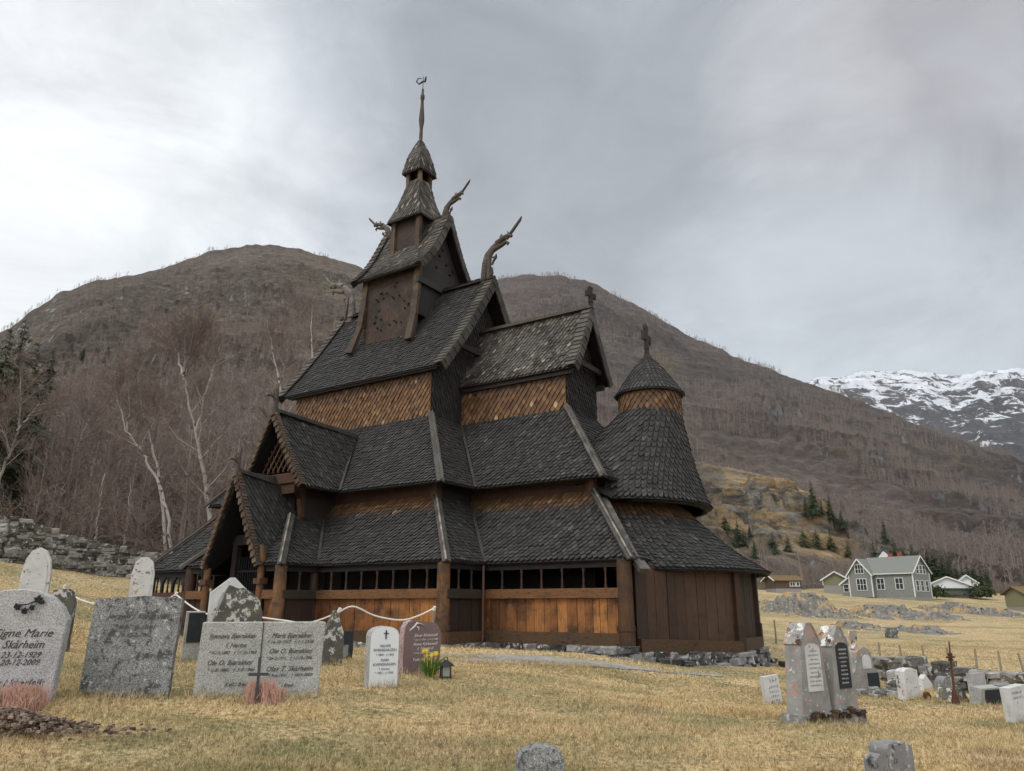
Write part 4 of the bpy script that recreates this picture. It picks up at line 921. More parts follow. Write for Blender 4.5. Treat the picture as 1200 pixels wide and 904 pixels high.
def write(q,lines,mat,shear=.35,bold=.0):
    for s,x,z,size,wd in lines:
        o=text_mesh(s,size*q.h,mat,shear,q.e,(0,0,0),wid=wd*q.w if wd else None,bold=bold)
        o.matrix_local=q.M@Matrix.Translation((x*q.w,-.004,z*q.h))@Matrix.Rotation(PI/2,4,'X')
# 1 speckled grey stone at the left edge
g=grave(-62,57,826,7.6,690,[(-.5,0),(.5,0),(.55,.72),(.47,.83),(.36,.92),(.22,.975),(0.05,1.0),(-.15,.99),(-.33,.94),(-.5,.80)],'granite','speckled grey granite headstone at the left edge with italic writing and a metal rose',th=.13,rot=R_(12),bevel=.012)
write(g,[('Signe Marie',.12,.60,.115,.60),('Skårheim',.14,.50,.115,.42),('* 23-12-1929',.1,.41,.085,.46),('† 20-12-2009',.1,.345,.085,.46),('Fast i kjærleik',.1,.17,.10,.62)],M['ink'],.4,.0)
mb=MB(); random.seed(4)
for x,z,r in ((.22,.905,.034),(.02,.84,.03),(.10,.80,.026),(.17,.83,.022),(.26,.88,.02)):
    for k in range(5):
        a=k*2*PI/5+rnd(); mb.tube([(x*g.w,-.012,z*g.h),(x*g.w+r*math.cos(a)*.7,-.03,z*g.h+r*math.sin(a)*.7),(x*g.w+r*1.3*math.cos(a),-.015,z*g.h+r*1.3*math.sin(a))],[.012,.016,.003],6)
mb.tube([(.02*g.w,-.01,.85*g.h),(.12*g.w,-.015,.86*g.h),(.22*g.w,-.01,.90*g.h)],.006,5)
mb.build('rose_ornament',M['blackst'],g.e)
# 2 dark weathered stone
g=grave(91,196,815,8.2,700,[(-.5,0),(.5,0),(.54,.985),(.40,1.0),(.15,1.012),(-.2,1.0),(-.47,.98)],'granite_old','broad dark-stained grey headstone leaning slightly right with nearly worn-off writing',th=.16,rot=R_(14),rough=.004)
write(g,[('Jørgen J. Ekjordan',.05,.80,.085,.72),('* 3-10-1881',.05,.68,.07,.42),('† 12-2-1961',.05,.60,.07,.34)],M['inkfade'],.35)
# 3 wide twin-panel stone
g=grave(225,372,815,8.5,729,[(-.5,0),(.5,0),(.53,.985),(.51,1.0),(-.47,1.0),(-.48,.99)],'granite_line','wide pale grey double headstone split by a dark seam, family inscriptions on both halves',th=.15,rot=R_(16),bevel=.008)
write(g,[('Synnøva Bjørakker',-.235,.80,.115,.38),('f. Nerbø',-.20,.67,.10,.17),('* 4-12-1885   † 11-10-1963',-.22,.57,.072,.38),('Ole O. Bjørakker',-.235,.43,.115,.36),('* 2-8-1880   † 3-8-1966',-.22,.33,.072,.37),('Kvil i fred',-.17,.13,.10,.19),
 ('Marit Bjørakker',.25,.80,.115,.34),('* 16-10-1917   † 1-1-1918',.24,.71,.072,.38),('Ole O. Bjørakker',.25,.58,.115,.36),('* 26-2-1911   † 11-10-1996',.24,.48,.072,.38),('Olav T. Skårheim',.25,.33,.115,.38),('* 9-6-1911   † 18-9-2003',.26,.24,.072,.36),('i fred',.24,.10,.09,.10)],M['ink'],.4,.0)
mb=MB(); mb.box((.005*g.w,-.006,.0),(.009*g.w+.006,.002,g.h*.995),.5); mb.build('seam',M['ink'],g.e)
# 4 white arched stone
g=grave(431,466,805,9.7,734,arch(.16,10,.9),'white_plain','small white arched headstone with a thin black cross and black capitals, rough speckled side',th=.17,rot=SR,mside='granite',bevel=.01)
write(g,[('HALVOR',.02,.665,.075,.36),('KVENSHAGEN',.02,.595,.075,.76),('* 1849 - † 1933',.02,.515,.06,.60),('MARI',.02,.425,.075,.26),('KVENSHAGEN',.02,.355,.075,.76),('f. Groven',.02,.28,.055,.36),('* 1851 - † 1939',.02,.215,.06,.60)],M['inkgrey'],0,.0)
mb=MB(); mb.box((.008*g.w,-.008,.78*g.h),(.045*g.w+.002,.004,.93*g.h)); mb.box((-.06*g.w,-.008,.87*g.h),(.12*g.w,.004,.885*g.h)); mb.build('cross_emblem',M['ink'],g.e)
# 5 rose granite stone
g=grave(472,514,788,11.3,727,[(-.5,0),(.5,0),(.56,.55),(.57,.72),(.50,.86),(.42,.93),(.1,.97),(-.25,1.0),(-.38,.97),(-.46,.86),(-.5,.5)],'rose','reddish brown headstone with white script and a white bird, daffodils at its foot',th=.20,rot=SR,mside='rose_rough',rough=.004,tilt=-.02)
write(g,[('Einar Kirkevoll',.12,.70,.095,.66),('* 22-11-1920   † 17-7-1989',.12,.615,.055,.68),('Anna Kirkevoll',.10,.53,.095,.70),('f. Nygård',.10,.44,.095,.46),('* 27-8-1922   † 14-6-2010',.10,.355,.055,.68),('Takk for alt',.0,.23,.085,.5)],M['inkwhite'],.35,.0)
mb=MB(); B=lambda x,z:V((x*g.w,-.01,z*g.h)); mb.tube([B(-.36,.80),B(-.22,.88),B(-.16,.95),B(-.10,.94)],[.006,.014,.012,.004],6,flat=.4); mb.tube([B(-.16,.93),B(-.04,.93),B(.06,.89)],[.008,.012,.003],6,flat=.4); mb.tube([B(-.16,.88),B(-.10,.84),B(-.12,.80)],[.012,.009,.003],6,flat=.4); mb.build('bird_emblem',M['inkwhite'],g.e)
# stones behind
g=grave(20,55,700,14,642,[(-.5,0),(.5,0),(.5,.45),(.42,.75),(.25,.93),(0,1.0),(-.25,.93),(-.42,.75),(-.5,.45)],'marble_lichen','pale pointed-arch marble headstone behind the speckled stone at far left',th=.12,rot=R_(20),lean=.06,sink=.3)
o_=[(-.38,.05),(.38,.05),(.38,.45),(.32,.7),(.18,.86),(0,.93),(-.18,.86),(-.32,.7),(-.38,.45)]
mb=MB(); mb.prism([(x*g.w,z*g.h) for x,z in o_],-.012,.02,g.M); mb.build('panel',M['marble'],g.e)
g=grave(150,177,702,15.5,653,[(-.5,0),(.5,0),(.5,.6),(.38,.88),(.15,.99),(0,1.0),(-.15,.99),(-.38,.88),(-.5,.6)],'marble_lichen','small pale round-topped marble headstone spotted with lichen, showing above the dark broad stone',th=.14,rot=R_(20),lean=.05,sink=.5)
mb=MB(); mb.prism([(x*g.w*.78,z*g.h*.9+.02) for x,z in arch(.45)],-.012,.02,g.M); mb.build('panel',M['marble_lichen'],g.e)
g=grave(57,84,725,12.5,690,[(-.5,0),(.5,0),(.5,.5),(.32,.9),(.1,1),(-.5,.95)],'slate','low dark lichen-mottled stone half hidden behind the speckled headstone at left',th=.25,rot=R_(20),rough=.02,sink=.3)
g=grave(240,285,760,12.5,677,[(-.5,0),(.5,0),(.5,.80),(.1,1.0),(0,1.0),(-.5,.78)],'marble','white gabled marble headstone with a raised arched frame, behind the dark lump-topped stone',th=.16,rot=SR)
mb=MB()
for i in range(10):
    a0,a1=PI*i/10,PI*(i+1)/10; r=.34*g.w; mb.beam(g.M@V((r*math.cos(a0),-.01,.55*g.h+.28*g.h*math.sin(a0))),g.M@V((r*math.cos(a1),-.01,.55*g.h+.28*g.h*math.sin(a1))),.035,.035,up=(0,1,0))
mb.box((-.38*g.w,-.03,.48*g.h),(.38*g.w,-.002,.53*g.h)); mb.box((-.36*g.w,-.025,.05),(-.29*g.w,-.002,.5*g.h)); mb.build('arched_frame',M['marble'],g.e)
g=grave(245,304,758,11.6,686,[(-.5,0),(.5,0),(.5,.55),(.38,.80),(.12,.93),(-.22,1.0),(-.38,.62),(-.47,.42)],'slate','rough dark slate headstone, lichen-crusted sloping top, behind the wide double stone',th=.14,rot=SR,rough=.016)
g=grave(214,236,757,12.4,717,FLAT,'granite_line','small grey slab frame stone with black plate, left of the rough slate headstone',th=.10,rot=SR,lean=.12)
mb=MB(); mb.box((-.36*g.w,-.02,.1*g.h),(.5*g.w,.0,.97*g.h)); p_=mb.build('plate',M['blackst'],g.e); p_.matrix_local=g.M
g=grave(377,401,778,12.2,716,[(-.5,0),(.5,0),(.52,.35),(.48,.6),(.28,.80),(.1,.97),(0,1.0),(-.1,.92),(-.28,.75),(-.46,.55)],'slate','thin pointed slate stone thick with white lichen, beside the wide double headstone',th=.14,rot=SR,rough=.025)
g=grave(399,413,772,13.6,740,FLAT,'blackst','tiny black polished stone half behind the pointed lichened slate',th=.10,rot=SR)
mb=MB(); mb.box((-.4*g.w,-.008,.1*g.h),(.1*g.w,.0,.5*g.h)); mb.build('plate',M['greyst'],g.e)
# bottom edge stones
g=grave(606,662,930,5.6,876,[(-.5,0),(.5,0),(.5,.7),(.42,.9),(.2,1.0),(-.1,1.0),(-.38,.9),(-.5,.68)],'granite_old','top of a round grey stone crusted with pale lichen at the bottom edge, centre',th=.16,rot=R_(5),rough=.03,sink=.4)
g=grave(1046,1076,930,5.9,871,[(-.5,0),(.5,0),(.5,.9),(.3,1.0),(-.1,.97),(-.4,1.0),(-.5,.86)],'greyst','top of a squared grey stone with white lichen at the bottom edge on the right',th=.16,rot=R_(25),rough=.02,sink=.4)
g=grave(1031,1046,935,5.8,884,[(-.5,0),(.5,0),(.5,.85),(0,1.0),(-.5,.86)],'greyst','narrow pale stone edge against the squared grey stone at the bottom right',th=.10,rot=R_(25),sink=.4)
def worn_line(par,x,z,wid,h,y,mat,Mx=None):
    'one weathered, no longer legible line of cut letters'
    mb=MB(); q=x-wid/2
    while q<x+wid/2:
        a=random.uniform(.3,.8)*h; hh=h*random.uniform(.7,1.1); k=random.randint(0,2)
        mb.box((q,y-.001,z-hh/2),(q+h*.16,y+.001,z+hh/2))
        if k: mb.box((q,y-.0012,z-hh*.08+hh*.3*(k-1)),(q+a,y+.0008,z+hh*.08+hh*.3*(k-1)))
        q+=a+h*.35
    o=mb.build('inscription',mat,par)
    if Mx is not None: o.matrix_local=Mx
    return o
# twin lichened obelisk stones on one base
c,w_,h_=frame_stone(943,1016,860,9.2,731,R_(34)); e=empty('twin_gravestone',(c.x,c.y,c.z),R_(34),'large twin grave monument, two tall gabled stones crusted with orange lichen on one mossy base','gravestone')
W=w_; H=h_; mb=MB()
for x in np.linspace(-.42,.42,3): pass
mb.box((-.5*W,-.02,-.25),(.5*W,.30,.155*H),.4); base_=mb.build('base',M['greyst'],e)
mb=MB(); random.seed(9)
for k in range(150):
    x=random.uniform(-.46,.46)*W; stone(mb,V((x,random.uniform(-.03,.04),.155*H+random.uniform(-.03,.02)-.04*abs(math.sin(x*9)))),(random.uniform(.03,.08),random.uniform(.03,.08),random.uniform(.02,.045)),rnd()*3,rough=.3)
mb.build('moss',M['moss'],base_)
for k,(x0,x1,zt,pm) in enumerate(((-.46,-.0,1.0,'marble'),(.06,.46,.96,'blackst'))):
    xm=(x0+x1)/2*W; hw=(x1-x0)/2*W; z0=.15*H; z1__=zt*H; mb=MB()
    out=[(xm-hw,z0),(xm+hw,z0),(xm+hw*.70,z1__*.80),(xm+hw*.52,z1__*.88),(xm+hw*.16,z1__),(xm-hw*.16,z1__),(xm-hw*.52,z1__*.88),(xm-hw*.70,z1__*.80)]
    mb.prism(out,.03,.25,mside=0)
    st=mb.build('stone',M['soap'],e)
    mb=MB(); cap_=[(xm-hw*.82,z1__*.79),(xm-hw*.76,z1__*.84),(xm-hw*.26,z1__*1.01),(xm+hw*.26,z1__*1.01),(xm+hw*.76,z1__*.84),(xm+hw*.82,z1__*.79),(xm+hw*.62,z1__*.80),(xm+hw*.16,z1__*.93),(xm-hw*.16,z1__*.93),(xm-hw*.62,z1__*.80)]
    n_=len(cap_)//2
    for i in range(4):
        a,b=cap_[i+1 if i<4 else i],cap_[i+2 if i<3 else i+1]
    pts_=[(xm-hw*.72,z1__*.80),(xm-hw*.52,z1__*.885),(xm-hw*.16,z1__*1.003),(xm+hw*.16,z1__*1.003),(xm+hw*.52,z1__*.885),(xm+hw*.72,z1__*.80)]
    for i in range(5): mb.beam((pts_[i][0],.14,pts_[i][1]),(pts_[i+1][0],.14,pts_[i+1][1]),.235,.024,up=(0,0,1))
    mb.build('coping',M['orangelich'],st)
    mb=MB(); pl=[(x*hw*1.0+xm+.01*W,z*H*.45+.36*H) for x,z in arch(.12)]
    mb.prism(pl,.018,.035); mb.build('plate',M[pm],st)
    for r_ in range(9): worn_line(st,xm+.01*W,.36*H+.45*H*(.84-.09*r_),hw*random.uniform(.45,.8),.022,.016,M['inkwhite'] if pm=='blackst' else M['inkgrey'])
# small white leaning tablet
g=grave(900,918,829,14.2,792,[(-.5,0),(.5,0),(.5,1),(-.5,1)],'marble','small white rectangular tablet leaning left beside the twin lichened monument',th=.10,rot=R_(20),tilt=-.10)
for x_,z_,w_q,h_q in ((.1,.84,.4,.13),(.1,.64,.55,.09),(.1,.48,.6,.09),(.1,.34,.5,.09),(.1,.18,.55,.1)): worn_line(g.e,x_*g.w,z_*g.h,w_q*g.w,h_q*g.h,-.003,M['inkgrey'],g.M)
# church-like cross stone, right
g=grave(1003,1035,818,15.2,762,[(-.5,0),(.5,0),(.45,.5),(.30,.60),(.26,.95),(.0,1.08),(-.28,.95),(-.36,.6),(-.5,.5)],'soap','tall grey shouldered headstone with niche and black plate on rubble, orange lichen on top',th=.30,rot=SR)
mb=MB(); mb.prism([(x*g.w*.3+.05*g.w,z*g.h*.30+.60*g.h) for x,z in arch(.4)],-.012,.01); mb.build('niche',M['marble'],g.e)
mb=MB(); mb.box((.02*g.w,-.015,.18*g.h),(.42*g.w,.0,.5*g.h)); mb.build('plate',M['blackst'],g.e)
mb=MB(); mb.tube([(-.1*g.w,.15,1.02*g.h),(-.1*g.w,.15,1.2*g.h)],[.07,.04],6); mb.box((-.16*g.w-.04,.12,1.2*g.h),(-.04*g.w+.04,.18,1.42*g.h)); mb.build('finial',M['orangelich'],g.e)
mb=MB(); random.seed(2)
for k in range(26): stone(mb,V((random.uniform(-.62,.75)*g.w,random.uniform(-.3,.3),random.uniform(-.02,.12))),(random.uniform(.12,.3),.2,random.uniform(.08,.16)),0)
mb.build('rubble_base',M['greyst'],g.e)
def small(pxl,pxr,pyb,Y,pyt,out,mat,label,**k): return grave(pxl,pxr,pyb,Y,pyt,out,mat,label,**k)
small(1064,1080,823,14.5,783,[(-.5,0),(.5,0),(.5,.93),(.1,1.0),(-.3,.97),(-.5,.9)],'marble_lichen','slim white stone with round rust-brown lichen spots, among the right-hand graves',th=.18,rough=.01)
small(1048,1064,808,17.5,785,arch(.12),'granite','grey flat-topped stone behind the slim white spotted stone',th=.14)
small(1050,1064,816,15.5,795,[(-.5,0),(.5,0),(.5,.9),(.2,1),(-.45,.7)],'slate','dark lichened stub left of the slim white spotted stone',th=.2,rough=.03)
small(1081,1093,806,17.0,791,[(-.5,0),(.5,0),(.5,.25),(.0,1.0),(-.3,.7)],'marble','small white triangular stone right of the slim white spotted stone',th=.12)
g=small(1095,1098,798,19.5,783,arch(.4),'marble','tiny pale round-topped post stone on the low wall by the fence',th=.12)
small(1086,1099,826,14.5,811,[(-.5,0),(.5,0),(.2,.4),(-.15,1.0),(-.35,.85)],'rust','small rust-brown broken marker leaning beside the slim white stone',th=.08)
small(1107,1121,813,17.4,793,arch(.45),'greyst','grey round-topped stone just left of the tall rusty iron cross',th=.2)
small(1118,1140,828,14.4,808,[(-.5,0),(.5,0),(.1,1.0),(-.1,1.0)],'slate','dark pyramid-shaped rubble cairn at the foot of the iron cross',th=.4,rough=.04,cat='cairn',name='stone_cairn')
small(1143,1157,808,17.5,789,FLAT,'granite','pale square-topped stone behind the dark framed plate grave at right',th=.16,rough=.01)
small(1158,1167,801,19.5,791,arch(.45),'greyst','small grey rounded stone on the low wall, right of the pale square-topped stone',th=.2)
g=small(1150,1174,831,14.2,806,FLAT,'granite_line','grey framed grave slab with a large blank dark plate among the right-hand graves',th=.2,lean=.15)
mb=MB(); mb.box((-.30*g.w,-.02,.08*g.h),(.47*g.w,.0,.92*g.h)); p_=mb.build('plate',M['blackst'],g.e); p_.matrix_local=g.M
small(1186,1189,800,19.5,791,arch(.4),'marble','tiny pale stone at the far end of the low wall by the right edge',th=.14)
small(1178,1196,826,15.5,803,FLAT,'greyst','squat pale grey block stone behind the white slab at the right edge',th=.3)
g=small(1192,1212,852,11.3,804,[(-.5,0),(.5,0),(.5,1),(-.5,.98)],'marble','white upright slab with a faint inscription cut off by the right edge',th=.14,tilt=-.06)
for x_,z_,w_q in ((-.1,.84,.55),(-.1,.72,.5)): worn_line(g.e,x_*g.w,z_*g.h,w_q*g.w,.07*g.h,-.003,M['inkgrey'],g.M)
small(988,996,812,19,776,FLAT,'marble','narrow white slab behind the twin lichened monument to its right',th=.10,tilt=-.08)
small(998,1006,806,20,787,FLAT,'granite','grey blunt stone beyond the narrow white slab',th=.2)
# iron cross grave marker
c=at(1121,830,14.2); e=empty('iron_cross',c,SR,'tall rusty wrought iron cross standing in rubble among the right-hand graves','grave marker')
t=at(1127,752,14.2).z-c.z; mb=MB(); mb.tube([(0,0,-.1),(.03,0,t*.5),(.085,0,t)],[.022,.018,.012],6); mb.build('shaft',M['rust'],e)
mb=MB(); zc=t*.76
for a in range(0,360,45):
    d=V((math.cos(R_(a)),0,math.sin(R_(a)))); mb.tube([V((.055,0,zc)),V((.055,0,zc))+d*.085],[.022,.014],5)
mb.tube([(-.05,0,zc),(.16,0,zc)],.02,6); mb.build('rosette',M['rust'],e)
mb=MB(); mb.tube([(0,0,-.05),(0,0,.15),(0,0,.3)],[.09,.06,.03],7); mb.build('foot',M['rust'],e)
# black iron cross in front of the double stone
c=at(301,812,8.3); c.z=G(c.x,c.y); e=empty('small_cross',c,R_(10),'small plain black cross planted in the pink heather before the wide double stone','grave cross')
t=at(301,770,8.3).z-c.z; mb=MB(); mb.box((-.014,-.008,-.05),(.014,.008,t)); mb.box((-.10,-.009,t*.60),(.10,.009,t*.60+.03)); mb.build('cross_bars',M['ink'],e)
# heather clumps
M['heather']=flatmat('pink_heather',(.60,.36,.30)); M['heather2']=flatmat('dry_heather_tips',(.50,.36,.22)); M['leaf']=flatmat('daffodil_leaf',(.09,.17,.03)); M['petal']=flatmat('daffodil_petal',(.70,.52,.03))
def heather(px0,px1,py,Y,h,label,n):
    n=int(n*1.7)
    a=at(px0,py,Y); b=at(px1,py,Y); m_=(a+b)/2; z=G(m_.x,m_.y); e=empty('heather_plant',(m_.x,m_.y,z),0,label,'plant'); L=(b-a).length; mb=MB(); m2=MB(); CL=[(random.uniform(-.45,.45),random.uniform(-.14,.12),random.uniform(.55,1.1)) for _ in range(11)]
    for i in range(n):
        k_=random.choice(CL); x=random.gauss(k_[0]*.9,.06)*L; y=(k_[1]+random.gauss(0,.06))*L; hh=h*random.uniform(.35,1.1)*k_[2]; dx,dy=random.uniform(-.3,.3)*h,random.uniform(-.3,.3)*h; w_=random.uniform(.0025,.0055)
        (mb if rnd()<.8 else m2).tube([(x,y,0),(x+dx*.4,y+dy*.4,hh*.6),(x+dx,y+dy,hh)],[w_*.5,w_,w_*.4],4,a=rnd(),caps=False)
    mb.build('flower_stems',M['heather'],e); m2.build('dry_stems',M['heather2'],e)
heather(-30,58,822,7.45,.22,'spread of pink heather before the speckled stone at the left edge',1500)
heather(287,332,815,8.38,.21,'clump of pink heather at the foot of the wide double stone',700)
# daffodils
c=at(503,792,11.0); c.z=G(c.x,c.y); e=empty('daffodils',c,0,'clump of yellow daffodils in green leaves at the rose granite stone','flowers'); mb=MB()
for i in range(60):
    a=rnd()*2*PI; r=random.uniform(.02,.16); h=random.uniform(.12,.27); mb.tube([(r*.3*math.cos(a),r*.3*math.sin(a),0),(r*.7*math.cos(a),r*.7*math.sin(a),h*.7),(r*1.3*math.cos(a),r*1.3*math.sin(a),h)],[.008,.011,.003],4,caps=False)
mb.build('leaves',M['leaf'],e)
for i in range(7):
    mb=MB(); x,y,z=random.uniform(-.13,.13),random.uniform(-.1,.02),random.uniform(.18,.38)
    for k in range(6):
        a=k*PI/3; mb.poly([(x,y,z),(x+.018*math.cos(a-.4),y-.012,z+.018*math.sin(a-.4)),(x+.042*math.cos(a),y-.01,z+.042*math.sin(a)),(x+.018*math.cos(a+.4),y-.012,z+.018*math.sin(a+.4))])
    mb.tube([(x,y,z),(x,y-.035,z)],[.012,.018],7); mb.tube([(x,y+.005,z),(x*.5,y*.5,0)],.004,4,caps=False); mb.build('flower',M['petal'],e)
# lantern
c=at(522,793,11.1); c.z=G(c.x,c.y); e=empty('lantern',c,R_(15),'small black grave lantern with glass sides on the grass beside the rose granite stone','lantern')
mb=MB()
for x in (-.06,.06):
    for y in (-.06,.06): mb.box((x-.008,y-.008,.0),(x+.008,y+.008,.17))
mb.box((-.075,-.075,.012),(.075,.075,.03)); mb.build('frame',M['iron'],e)
mb=MB(); mb.box((-.05,-.05,.031),(.05,.05,.16)); mb.build('glass',flatmat('frosted_glass',(.34,.35,.34),.3),e)
mb=MB(); mb.tube([(0,0,.165),(0,0,.19),(0,0,.235),(0,0,.245)],[.125,.10,.03,.02],8); mb.tube([(-.03,0,.24),(-.025,0,.27),(0,0,.285),(.025,0,.27),(.03,0,.24)],.006,5); mb.build('lantern_roof',M['iron'],e)
# soil heap bottom left
mb=MB(); c0=at(-10,862,6.8); c0.z=G(c0.x,c0.y); 
for i in range(2600):
    r=abs(random.gauss(0,.34)); a=rnd()*2*PI; x,y=r*math.cos(a)*1.5,r*math.sin(a)*.5; h=.17*math.exp(-(x/.62)**2-(y/.35)**2)*random.uniform(.3,1.05); s=random.uniform(.008,.034)
    stone(mb,V((x,y,h-.01)),(s*1.3,s,s*.8),rnd()*3,rough=.3)
o=mb.build('soil_heap',stone_mat('turned_soil',((.045,.03,.022),(.13,.095,.07),(.26,.20,.15)),9)); o.location=c0; tag(o,'low heap of grey brown crumbly soil in the bottom left corner','soil heap')
# rope and stakes
M['rope']=flatmat('white_rope',(.62,.60,.56)); M['stake']=wood_mat('grey_stake',(.10,.08,.06),(.2,.17,.13),(.34,.3,.25))
RP=[(75,690,21),(103,706,18.5),(170,712,17.5),(206,697,17)],[(206,697,17),(240,719,16.4),(290,722,16),(330,727,15.6),(362,730,15.2),(397,718,14.9)],[(397,718,14.9),(414,711,14.8),(440,722,15),(470,727,15.1),(490,722,15.2),(507,714,15.3)]
pts_=[]
def cat(P,n=8):
    out=[]
    P=[at(*p) for p in P]
    for i in range(len(P)-1):
        p0=P[max(i-1,0)];p1=P[i];p2=P[i+1];p3=P[min(i+2,len(P)-1)]
        for k in range(n):
            t=k/n; out.append(.5*((2*p1)+(p2-p0)*t+(2*p0-5*p1+4*p2-p3)*t*t+(3*p1-p0-3*p2+p3)*t**3))
    return out+[P[-1]]
allp=cat(RP[0])+cat(RP[1])[1:]+cat(RP[2])[1:]
o0=allp[0].copy(); mb=MB(); mb.tube([p-o0 for p in allp],.017,6); o=mb.build('rope_barrier',M['rope']); o.location=o0; tag(o,'thin white rope sagging between stakes in front of the church porch','rope')
for (px,py,Y),lab in zip(((75,690,21),(206,697,17),(397,716,14.9),(508,714,15.3)),('leftmost stake of the white rope, on the grass behind the left graves','stake carrying the rope peak left of the porch','stake hidden behind the pointed slate holding the rope','short stake with a pale cap where the rope ends before the corner post')):
    p=at(px,py,Y); g_=G(p.x,p.y); e=empty('rope_stake',(p.x,p.y,g_),0,lab,'stake','stakes carrying the white rope'); h=max(.5,p.z-g_); mb=MB(); mb.tube([(0,0,-.1),(0,0,h)],[.022,.02],7); mb.build('stake',M['stake'],e); mb=MB(); mb.tube([(0,0,h-.02),(.03,-.02,h+.05)],[.04,.03],7); mb.build('cap',M['rope'],e)
# fence posts beyond the churchyard
fp=[(895-0,770,30),(1003,783,25.5),(1033,786,25),(1060,788,24.6),(1086,790,24.2),(1116,793,23.8),(1146,795,23.4),(1175,797,23),(1203,800,22.6)]
proto=None
for i,(px,py,Y) in enumerate([(912,776,28)]+fp[1:]):
    p=at(px,py,Y); z=G(p.x,p.y)
    if proto is None:
        proto=empty('fence_post',(p.x,p.y,z),0,None,None); mb=MB(); mb.tube([(0,0,-.2),(.005,0,.45),(0,0,.82)],[.034,.03,.028],7); mb.build('post',M['stake'],proto); q=proto
    else: q=copy_tree(proto); q.location=(p.x,p.y,z)
    q.rotation_euler=(random.uniform(-.05,.05),random.uniform(-.08,.06),rnd())
    tag(q,['lone wooden fence post between church apse and the twin monument','thin fence post right behind the twin lichened monument','fence post right of the shouldered grey headstone','fence post left of the slim white spotted stone','fence post above the white triangular stone','fence post left of the iron cross, above the rounded stone','fence post right of the iron cross','fence post above the framed dark plate grave','fence post at the right edge of the photo'][i],'fence post','wooden fence posts along the field')
# ================================================================ GRASS
def tri_mesh(name,P,F4,mat):
    me=bpy.data.meshes.new(name); k=F4.shape[1]
    me.vertices.add(len(P)); me.vertices.foreach_set('co',P.reshape(-1).astype(np.float32)); me.loops.add(F4.size); me.loops.foreach_set('vertex_index',F4.reshape(-1).astype(np.int32)); me.polygons.add(len(F4)); me.polygons.foreach_set('loop_start',np.arange(0,F4.size,k).astype(np.int32)); me.polygons.foreach_set('loop_total',np.full(len(F4),k,np.int32)); me.update(calc_edges=True); me.materials.append(mat); return me
n=NT('grass_blades'); c,f_=grass_col(n,True); n.p.inputs['Roughness'].default_value=.9; M['blades']=n.done(c)
def grass(N_,y0,y1,h0,h1,w_,xr=.78):
    u=RS.rand(N_); y=y0*(y1/y0)**u; x=(RS.rand(N_)*2-1)*xr*y; r=RS.rand(N_)
    # keep out of the church and off the path
    px_=600+F*x/(y*CP); 
    lu=(x-CO.x)*CU.x+(y-CO.y)*CU.y; lv=(x-CO.x)*CV.x+(y-CO.y)*CV.y
    keep=~((lu>SU0-.1)&(lu<.2)&(lv>SV0-.15))&~((lu>=0)&(lu<2.3)&(lv>.2))&~((lu>BU0)&(lu<BU1)&(lv>BV))
    x,y,r=x[keep],y[keep],r[keep]; z=Gn(x,y); n_=len(x)
    cl=.55+.9*np.clip(np.sin(x*2.1+1.3*np.sin(y*1.7))*np.sin(y*2.6+x*.8)*.5+.5,0,1)
    h=(h0+(h1-h0)*RS.rand(n_)**2)*cl; a=RS.rand(n_)*2*np.pi; ln=(.25+RS.rand(n_)*1.3)*h; b=RS.rand(n_)*2*np.pi; ww=w_*(.6+.8*RS.rand(n_))*np.clip(y/9,.8,3.0)
    P=np.empty((n_,3,3)); P[:,0]=np.c_[x-np.cos(a)*ww,y-np.sin(a)*ww,z-.01]; P[:,1]=np.c_[x+np.cos(a)*ww,y+np.sin(a)*ww,z-.01]; P[:,2]=np.c_[x+np.cos(b)*ln,y+np.sin(b)*ln,z+h]
    return P.reshape(-1,3)
def edge_grass():
    L=[]
    for cx,cy,w,rot in GR+[(c.x,c.y,w_,R_(34))]+[None]*0:
        n_=int(260*max(.4,w)); t=(RS.rand(n_)-.5)*w*1.08; off=-.02-np.abs(RS.randn(n_))*.035
        L.append(np.c_[cx+math.cos(rot)*t-math.sin(rot)*off,cy+math.sin(rot)*t+math.cos(rot)*off])
    X=np.concatenate(L); n_=len(X); x,y=X[:,0],X[:,1]; z=Gn(x,y); h=.05+.11*RS.rand(n_)**1.6; b=RS.rand(n_)*6.28; ln=h*(.1+.5*RS.rand(n_)); a=RS.rand(n_)*6.28; ww=.0035+.002*RS.rand(n_)
    P=np.empty((n_,3,3)); P[:,0]=np.c_[x-np.cos(a)*ww,y-np.sin(a)*ww,z-.03]; P[:,1]=np.c_[x+np.cos(a)*ww,y+np.sin(a)*ww,z-.03]; P[:,2]=np.c_[x+np.cos(b)*ln,y+np.sin(b)*ln,z+h]
    return P.reshape(-1,3)
_tg=[o for o in bpy.data.objects if o.name.startswith('twin_gravestone')][0]; c=_tg.location; w_=1.2
P=np.concatenate([grass(680000,5.2,16,.015,.065,.0029),grass(240000,14,50,.02,.075,.0038),edge_grass()])
me=tri_mesh('grass',P,np.arange(len(P)).reshape(-1,3),M['blades']); o=bpy.data.objects.new('grass',me); col.objects.link(o); tag(o,'dry straw-coloured grass covering the churchyard','grass',kind='stuff')
